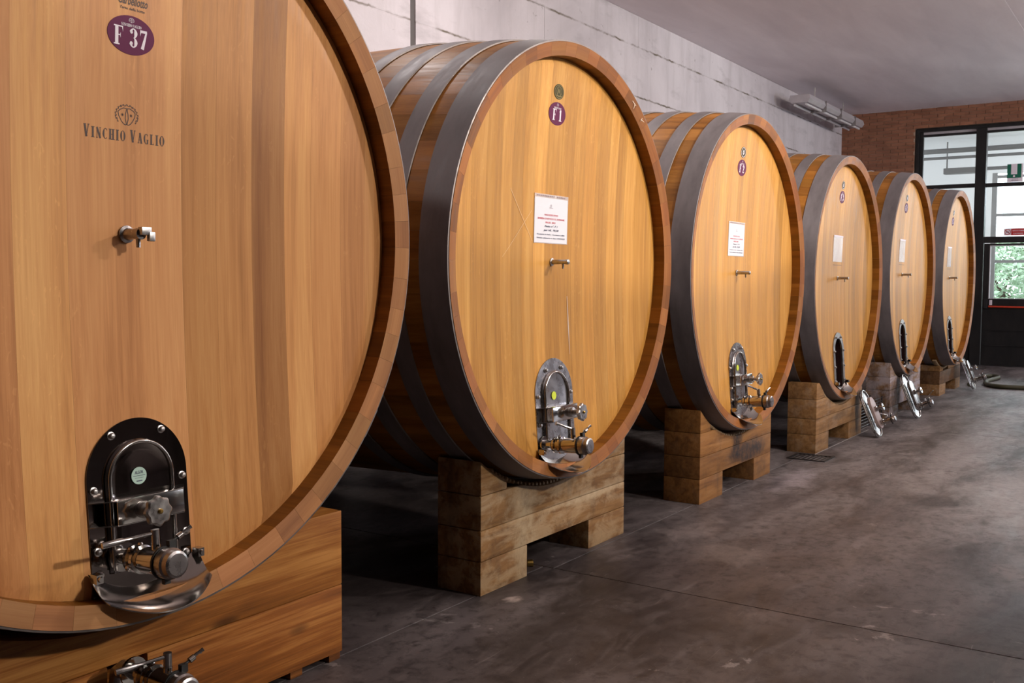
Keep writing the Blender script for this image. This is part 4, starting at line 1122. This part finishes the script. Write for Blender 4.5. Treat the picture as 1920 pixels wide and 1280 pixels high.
# brick end wall with its opening: y from -5 to 1.66, z up to FZ+2.755
OY1 = 1.665; OY0 = -4.3; OZ = FZ+2.755
eb = MB()
eb.box(XE+.012, XE+.30, OY1+.012, YW, 0, CZ); eb.box(XE+.012, XE+.30, OY0, OY1+.012, OZ+.012, CZ); eb.box(XE+.012, XE+.30, YR, OY0, 0, CZ)
we = struct('wall_far', eb.mesh('wall_far', [MORTAR]), 'narrow red brick end wall around the black glazing')
bk = MB(); bh = .050; bp = .058; bl = .25; blp = .26; row = 0; z = 0
def addbrick(y0, y1, z0, z1):
    if y1-y0 < .02 or z1-z0 < .015: return
    d = random.uniform(0, .003); bk.box(XE-d, XE+.015, y0, y1, z0, z1)
while z < CZ:
    z1 = min(z+bh, CZ); off = (row % 2)*blp/2+random.uniform(-.01, .01)
    y = YR+off-blp
    while y < YW:
        a, b_ = max(y, YR), min(y+bl, YW)
        if b_ > a:
            if z1 <= OZ+.001 and not (a >= OY1 or b_ <= OY0):
                if b_ > OY1: addbrick(OY1, b_, z, z1)
                if a < OY0: addbrick(a, OY0, z, z1)
            elif z < OZ and z1 > OZ and not (a >= OY1 or b_ <= OY0): addbrick(a, b_, OZ, z1)
            else: addbrick(a, b_, z, z1)
        y += blp
    z += bp; row += 1
put('brickwork', bk.mesh('brickwork', [BRICKM]), we, kind='stuff')

# ---- glazing: window_1 (left bay), door_1 (right bay), further bays beyond the frame edge
GX = XE+.16
def steel(mb, y0, y1, z0, z1, d=.07, x=GX): mb.box(x-d/2, x+d/2, y0, y1, z0, z1)
wn = bpy.data.objects.new('window_1', None); COL.objects.link(wn); wn['kind'] = 'structure'; wn['label'] = 'fixed black steel window bay beside the door'; wn.location = (0, 0, 0)
MY1, MY0 = .655, .485      # mullion between the bays
def part_box(name, parent, y0, y1, z0, z1, mat=None, d=.07, x=GX, bev=.003, **k):
    mb = MB(); mb.box(x-d/2, x+d/2, y0, y1, z0, z1); return put(name, mb.mesh(name, [mat or DOORBLK], None, bev), parent, **k)
part_box('frame_post', wn, OY1-.125, OY1-.06, 0, OZ-.05)
part_box('frame_post', wn, OY1-.06, OY1, 0, OZ, d=.16)
part_box('frame_head', wn, MY0, OY1-.06, OZ-.055, OZ, d=.16)
part_box('frame_head', wn, MY1, OY1-.125, OZ-.14, OZ-.10)
part_box('head_plate', wn, MY1, OY1-.06, OZ-.10, OZ-.055, GALV, .05, label='pale grey strip under the lintel')
part_box('mullion', wn, MY0, MY1, 0, OZ-.055, d=.15)
part_box('transom', wn, MY1, OY1-.125, FZ+1.675, FZ+1.745)
part_box('transom', wn, MY1, OY1-.125, FZ+.70, FZ+.78)
part_box('kick_panel', wn, MY1, OY1-.125, .0, FZ+.10, d=.04)
for z0, z1 in ((FZ+1.745, OZ-.14), (FZ+.78, FZ+1.675), (FZ+.10, FZ+.70)):
    part_box('pane', wn, MY1, OY1-.125, z0, z1, GLASS, .008, bev=0)
dr_ = bpy.data.objects.new('door_1', None); COL.objects.link(dr_); dr_['kind'] = 'structure'; dr_['label'] = 'black steel exit door with a glazed upper half and red push bar'
DY0 = -.62
part_box('frame_head', dr_, DY0-.17, MY0, OZ-.055, OZ, d=.16)
part_box('frame_head', dr_, DY0-.17, MY0, OZ-.14, OZ-.10)
part_box('head_plate', dr_, DY0-.17, MY0, OZ-.10, OZ-.055, GALV, .05, label='pale grey strip under the lintel')
part_box('transom', dr_, DY0, MY0, FZ+1.67, FZ+1.735)
part_box('transom', dr_, DY0, MY0, FZ+.69, FZ+.80, d=.10)
part_box('pane', dr_, DY0, MY0, FZ+1.735, OZ-.14, GLASS, .008, bev=0)
part_box('pane', dr_, DY0, MY0, FZ+.80, FZ+1.67, GLASS, .008, bev=0)
part_box('door_post', dr_, DY0-.17, DY0, 0, OZ-.02, d=.16)
LY1 = MY0-.01; LY0 = DY0+.01
leaf = part_box('door_leaf', dr_, LY0, LY1, .01, FZ-.29, d=.055, x=GX-.02)
part_box('leaf_stile', dr_, LY1-.095, LY1, FZ-.29, FZ+.68, d=.055, x=GX-.02)
part_box('leaf_stile', dr_, LY0, LY0+.14, FZ-.29, FZ+.68, d=.055, x=GX-.02)
part_box('leaf_rail', dr_, LY0+.14, LY1-.095, FZ+.645, FZ+.68, d=.055, x=GX-.02)
part_box('door_pane', dr_, LY0+.14, LY1-.095, FZ-.29, FZ+.645, GLASS, .008, x=GX-.02, bev=0)
for a, b_, c_, d_ in ((LY0+.14, LY1-.095, FZ+.635, FZ+.647), (LY0+.14, LY1-.095, FZ-.29, FZ-.278), (LY0+.14, LY0+.152, FZ-.278, FZ+.635), (LY1-.107, LY1-.095, FZ-.278, FZ+.635)):
    part_box('glazing_bead', dr_, a, b_, c_, d_, GALV, .062, x=GX-.02, bev=0, label='pale glazing bead')
mb = MB(); mb.cyl((GX-.10, LY0+.05, FZ-.432), (GX-.10, LY1-.11, FZ-.425), .017, n=12)
put('push_bar', mb.mesh('push_bar', [MAT_REDBAR], .6), dr_, label='red push bar')
part_box('threshold', dr_, DY0, MY0, 0, .014, d=.12, x=GX-.02)
part_box('latch_box', dr_, LY1-.085, LY1-.03, FZ-.46, FZ-.30, BLACK, .06, x=GX-.075)
part_box('latch_label', dr_, LY1-.16, LY1-.115, FZ-.40, FZ-.31, WHITEV, .004, x=GX-.05, bev=0, label='small white label')
for z_ in (.35, .62): part_box('leaf_rib', dr_, LY0+.05, LY1-.05, z_, z_+.012, d=.012, x=GX-.052, bev=0)
# bays further right, outside the photograph's edge
fw = bpy.data.objects.new('window_2', None); COL.objects.link(fw); fw['kind'] = 'structure'
part_box('frame_head', fw, OY0, DY0-.17, OZ-.14, OZ, d=.16)
for y in (-2.0, -3.2): part_box('mullion', fw, y-.05, y+.05, 0, OZ-.14)
part_box('transom', fw, OY0, DY0-.17, FZ+1.67, FZ+1.735); part_box('transom', fw, OY0, DY0-.17, FZ+.69, FZ+.80); part_box('kick_panel', fw, OY0, DY0-.17, 0, FZ-.29, d=.05)
part_box('pane', fw, OY0, DY0-.17, FZ-.29, OZ-.14, GLASS, .008, bev=0)

# signs on the glass
sx = GX-.012
t = thing('exit_sign', 'green and white emergency notice stuck high on the door glass', 'sign', (sx, .03, FZ+1.735))
def flatbox(name, parent, y0, y1, z0, z1, mat, x0, x1, **k):
    mb = MB(); mb.box(x0, x1, y0, y1, z0, z1); return put(name, mb.mesh(name, [mat]), parent, **k)
flatbox('sign_board', t, -.125, .122, .004, .315, WHITEV, -.003, 0)
flatbox('green_field', t, -.100, .122, .075, .312, GREENV, -.005, -.003)
flatbox('white_panel', t, -.035, .060, .135, .312, WHITEV, -.007, -.005)
mb = MB(); mb.lathe([(0, .018), (.002, .018)], (-.005, .012, .103), (-1, 0, 0), 16); put('white_dot', mb.mesh('white_dot', [WHITEV]), t)
def yz(polys, x, mat, name, parent):
    mb = MB()
    for p in polys: mb.add([(x, -q[0], q[1]) for q in p], [tuple(range(len(p)))])
    return put(name, mb.mesh(name, [mat]), parent)
yz(sans('USCITA DI', -.0, .048, .020)+sans('EMERGENZA', 0, .022, .020), -.0045, GREY, 'sign_text', t)
t = thing('no_entry_sign', 'small red and white prohibition sticker low on the fixed door light', 'sign', (sx, .0, FZ+.815))
flatbox('sign_board', t, -.175, .172, 0, .125, WHITEV, -.002, 0)
flatbox('red_field', t, -.172, .055, .006, .119, REDV, -.004, -.002)
yz(sans('VIETATO FUMARE', .058, .072, .028, .19)+sans('E ACCENDERE', .058, .026, .028, .15), -.0045, WHITEV, 'sign_text', t)
P = ribbon([(-.113+.045*cos(2*pi*i/24), .062+.045*sin(2*pi*i/24)) for i in range(24)], .010, True)+[seg((-.145, .094), (-.081, .030), .010)]
yz(P, -.003, REDV, 'ban_ring', t)
yz(bar(-.14, -.09, .055, .066), -.0025, PBLK, 'ban_cigarette', t)

# fluorescent fixture high on the wall
t = thing('tube_light', 'unlit twin tube light fitting under the ceiling by the brick corner', 'ceiling light', (16.95, 2.56, FZ+2.76))
mb = MB(); mb.prism([(-.17, .05), (-.13, .0), (.13, .0), (.17, .05), (.15, .12), (-.15, .12)], -1.55, 1.55)
put('housing', mb.mesh('housing', [GALV], None, .003), t, rot=(0, 0, radians(90)))
for yy in (-.09, .09):
    mb = MB(); mb.cyl((-1.5, yy, -.024), (1.5, yy, -.024), .019, n=12); put('tube', mb.mesh('tube', [flat('frosted_tube', (.6, .58, .6), .3)], .6), t)
mb = MB(); mb.box(-.008, .008, -.18, .18, -.05, .125); st = mb.mesh('strap', [SSD])
for xx in (-.75, .1, .95): put('strap', st, t, (xx, 0, 0))
mb = MB(); mb.cyl((0, 0, .07), (0, 0, CZ-FZ-2.76), .008, n=8); rod = mb.mesh('hanger', [SSD])
for xx in (-.8, .8): put('hanger', rod, t, (xx, 0, 0))
mb = MB(); mb.tube([(0, 0, -.02), (0, 0, -.07), (.02, 0, -.09)], .008, 6); put('hook', mb.mesh('hook', [SSD]), t, (-.75, .05, 0))

# ------------------------------------------------------------------ porch seen through the glass
PX = XE+4.6
mb = MB(); mb.box(XE+.30, PX, 2.6, 2.8, 0, CZ); struct('wall_porch', mb.mesh('wall_porch', [WHITEW]), 'white side wall of the porch')
mb = MB(); mb.box(XE+.30, PX+1.2, -9, 2.8, FZ+2.86, FZ+3.0); struct('ceiling_porch', mb.mesh('ceiling_porch', [WHITEW]), 'white ceiling of the porch')
mb = MB(); mb.box(PX, PX+.15, 1.05, 2.6, 0, FZ+2.86); mb.box(PX, PX+.15, -9, 1.05, FZ+2.35, FZ+2.86)
struct('wall_porch_end', mb.mesh('wall_porch_end', [WHITEW]), 'white end wall of the porch above its window')
FR = flat('grey_frame', (.22, .22, .22), .5)
w3 = bpy.data.objects.new('window_3', None); COL.objects.link(w3); w3['kind'] = 'structure'; w3['label'] = 'grey framed outer window of the porch'
for y in (1.0, .25, -1.25, -2.7): part_box('frame_post', w3, y-.05, y+.05, 0, FZ+2.35, FR, .08, PX+.05)
for z_ in (FZ+2.27, FZ+1.45, FZ+.45): part_box('frame_rail', w3, -4, 1.0, z_-.03, z_+.03, FR, .06, PX+.05)
part_box('frame_rail', w3, -4, 1.0, 0, FZ-.50, FR, .05, PX+.05)
part_box('pane', w3, -4, 1.0, FZ-.50, FZ+2.27, GLASS, .008, PX+.05, bev=0)
mb = MB(); mb.cyl((XE+2.4, 2.5, FZ+2.62), (XE+2.4, -6, FZ+2.62), .05, n=12); mb.cyl((XE+2.4, 2.5, FZ+2.48), (XE+2.4, -6, FZ+2.48), .03, n=10)
tag(put('ceiling_pipe', mb.mesh('ceiling_pipe', [FR], .8)), 'grey pipes running under the porch ceiling beyond the glass', 'pipe')
t = thing('door_closer', 'grey shutter motor under the porch ceiling beyond the glass', 'motor', (XE+2.9, 1.35, FZ+2.2))
mb = MB(); mb.box(-.1, .1, -.35, .35, .0, .12); put('motor_box', mb.mesh('motor_box', [FR], None, .01), t)
mb = MB(); mb.cyl((0, -.9, .08), (0, -.35, .08), .035, n=12); put('motor_shaft', mb.mesh('motor_shaft', [FR], .8), t)
for yy in (-.3, .3):
    mb = MB(); mb.box(-.012, .012, yy-.012, yy+.012, .12, .66); put('bracket', mb.mesh('bracket', [FR]), t)
# ground and greenery outside
mb = MB(); mb.box(PX+.1, PX+30, -25, 25, -.25, -.05); struct('ground', mb.mesh('ground', [plain_noise('gravel', (.34, .32, .28), (.5, .48, .44), (2, 2, 2), .9)]), 'pale ground outside the porch')
def shrub(name, label, cat, x, y, h, r, n):
    t = thing(name, label, cat, (x, y, -.05), group='greenery outside the porch window')
    mb = MB()
    for k in range(5): mb.tube([(0, 0, 0), (random.uniform(-.2, .2)*r, random.uniform(-.2, .2)*r, h*.4), (random.uniform(-.6, .6)*r, random.uniform(-.6, .6)*r, h*.8)], .05, 6, radii=[.07, .05, .02])
    put('stem', mb.mesh('stem', [STEMWOOD], 1), t)
    vs = []; fs = []
    for k in range(n):
        a = random.uniform(0, 2*pi); q = random.random()**.5; rr = r*q; zz = random.uniform(.12, 1)*h
        rr *= .5+.5*sin(pi*min(1, zz/h*.9+.1)); c_ = Vector((rr*cos(a), rr*sin(a), zz)); s = random.uniform(.06, .13)
        u = Vector((random.gauss(0, 1), random.gauss(0, 1), random.gauss(0, .6))).normalized(); v_ = u.orthogonal().normalized(); o = len(vs)
        vs += [c_-u*s, c_-v_*s*.45, c_+u*s, c_+v_*s*.45]; fs.append((o, o+1, o+2, o+3))
    m_ = MB(); m_.add(vs, fs); put('foliage', m_.mesh('foliage', [LEAFM]), t, kind='stuff')
shrub('shrub', 'leafy shrub outside, seen through the exit door glass', 'shrub', PX+2.6, -.6, 3.1, 1.25, 4200)
shrub('shrub', 'shrub outside behind the grey framed pane left of the exit door', 'shrub', PX+5.8, 1.6, 2.6, 1.5, 3000)
shrub('shrub', 'shrub outside at the photograph right edge behind the door stile', 'shrub', PX+4.6, -4.2, 3.0, 1.5, 3000)
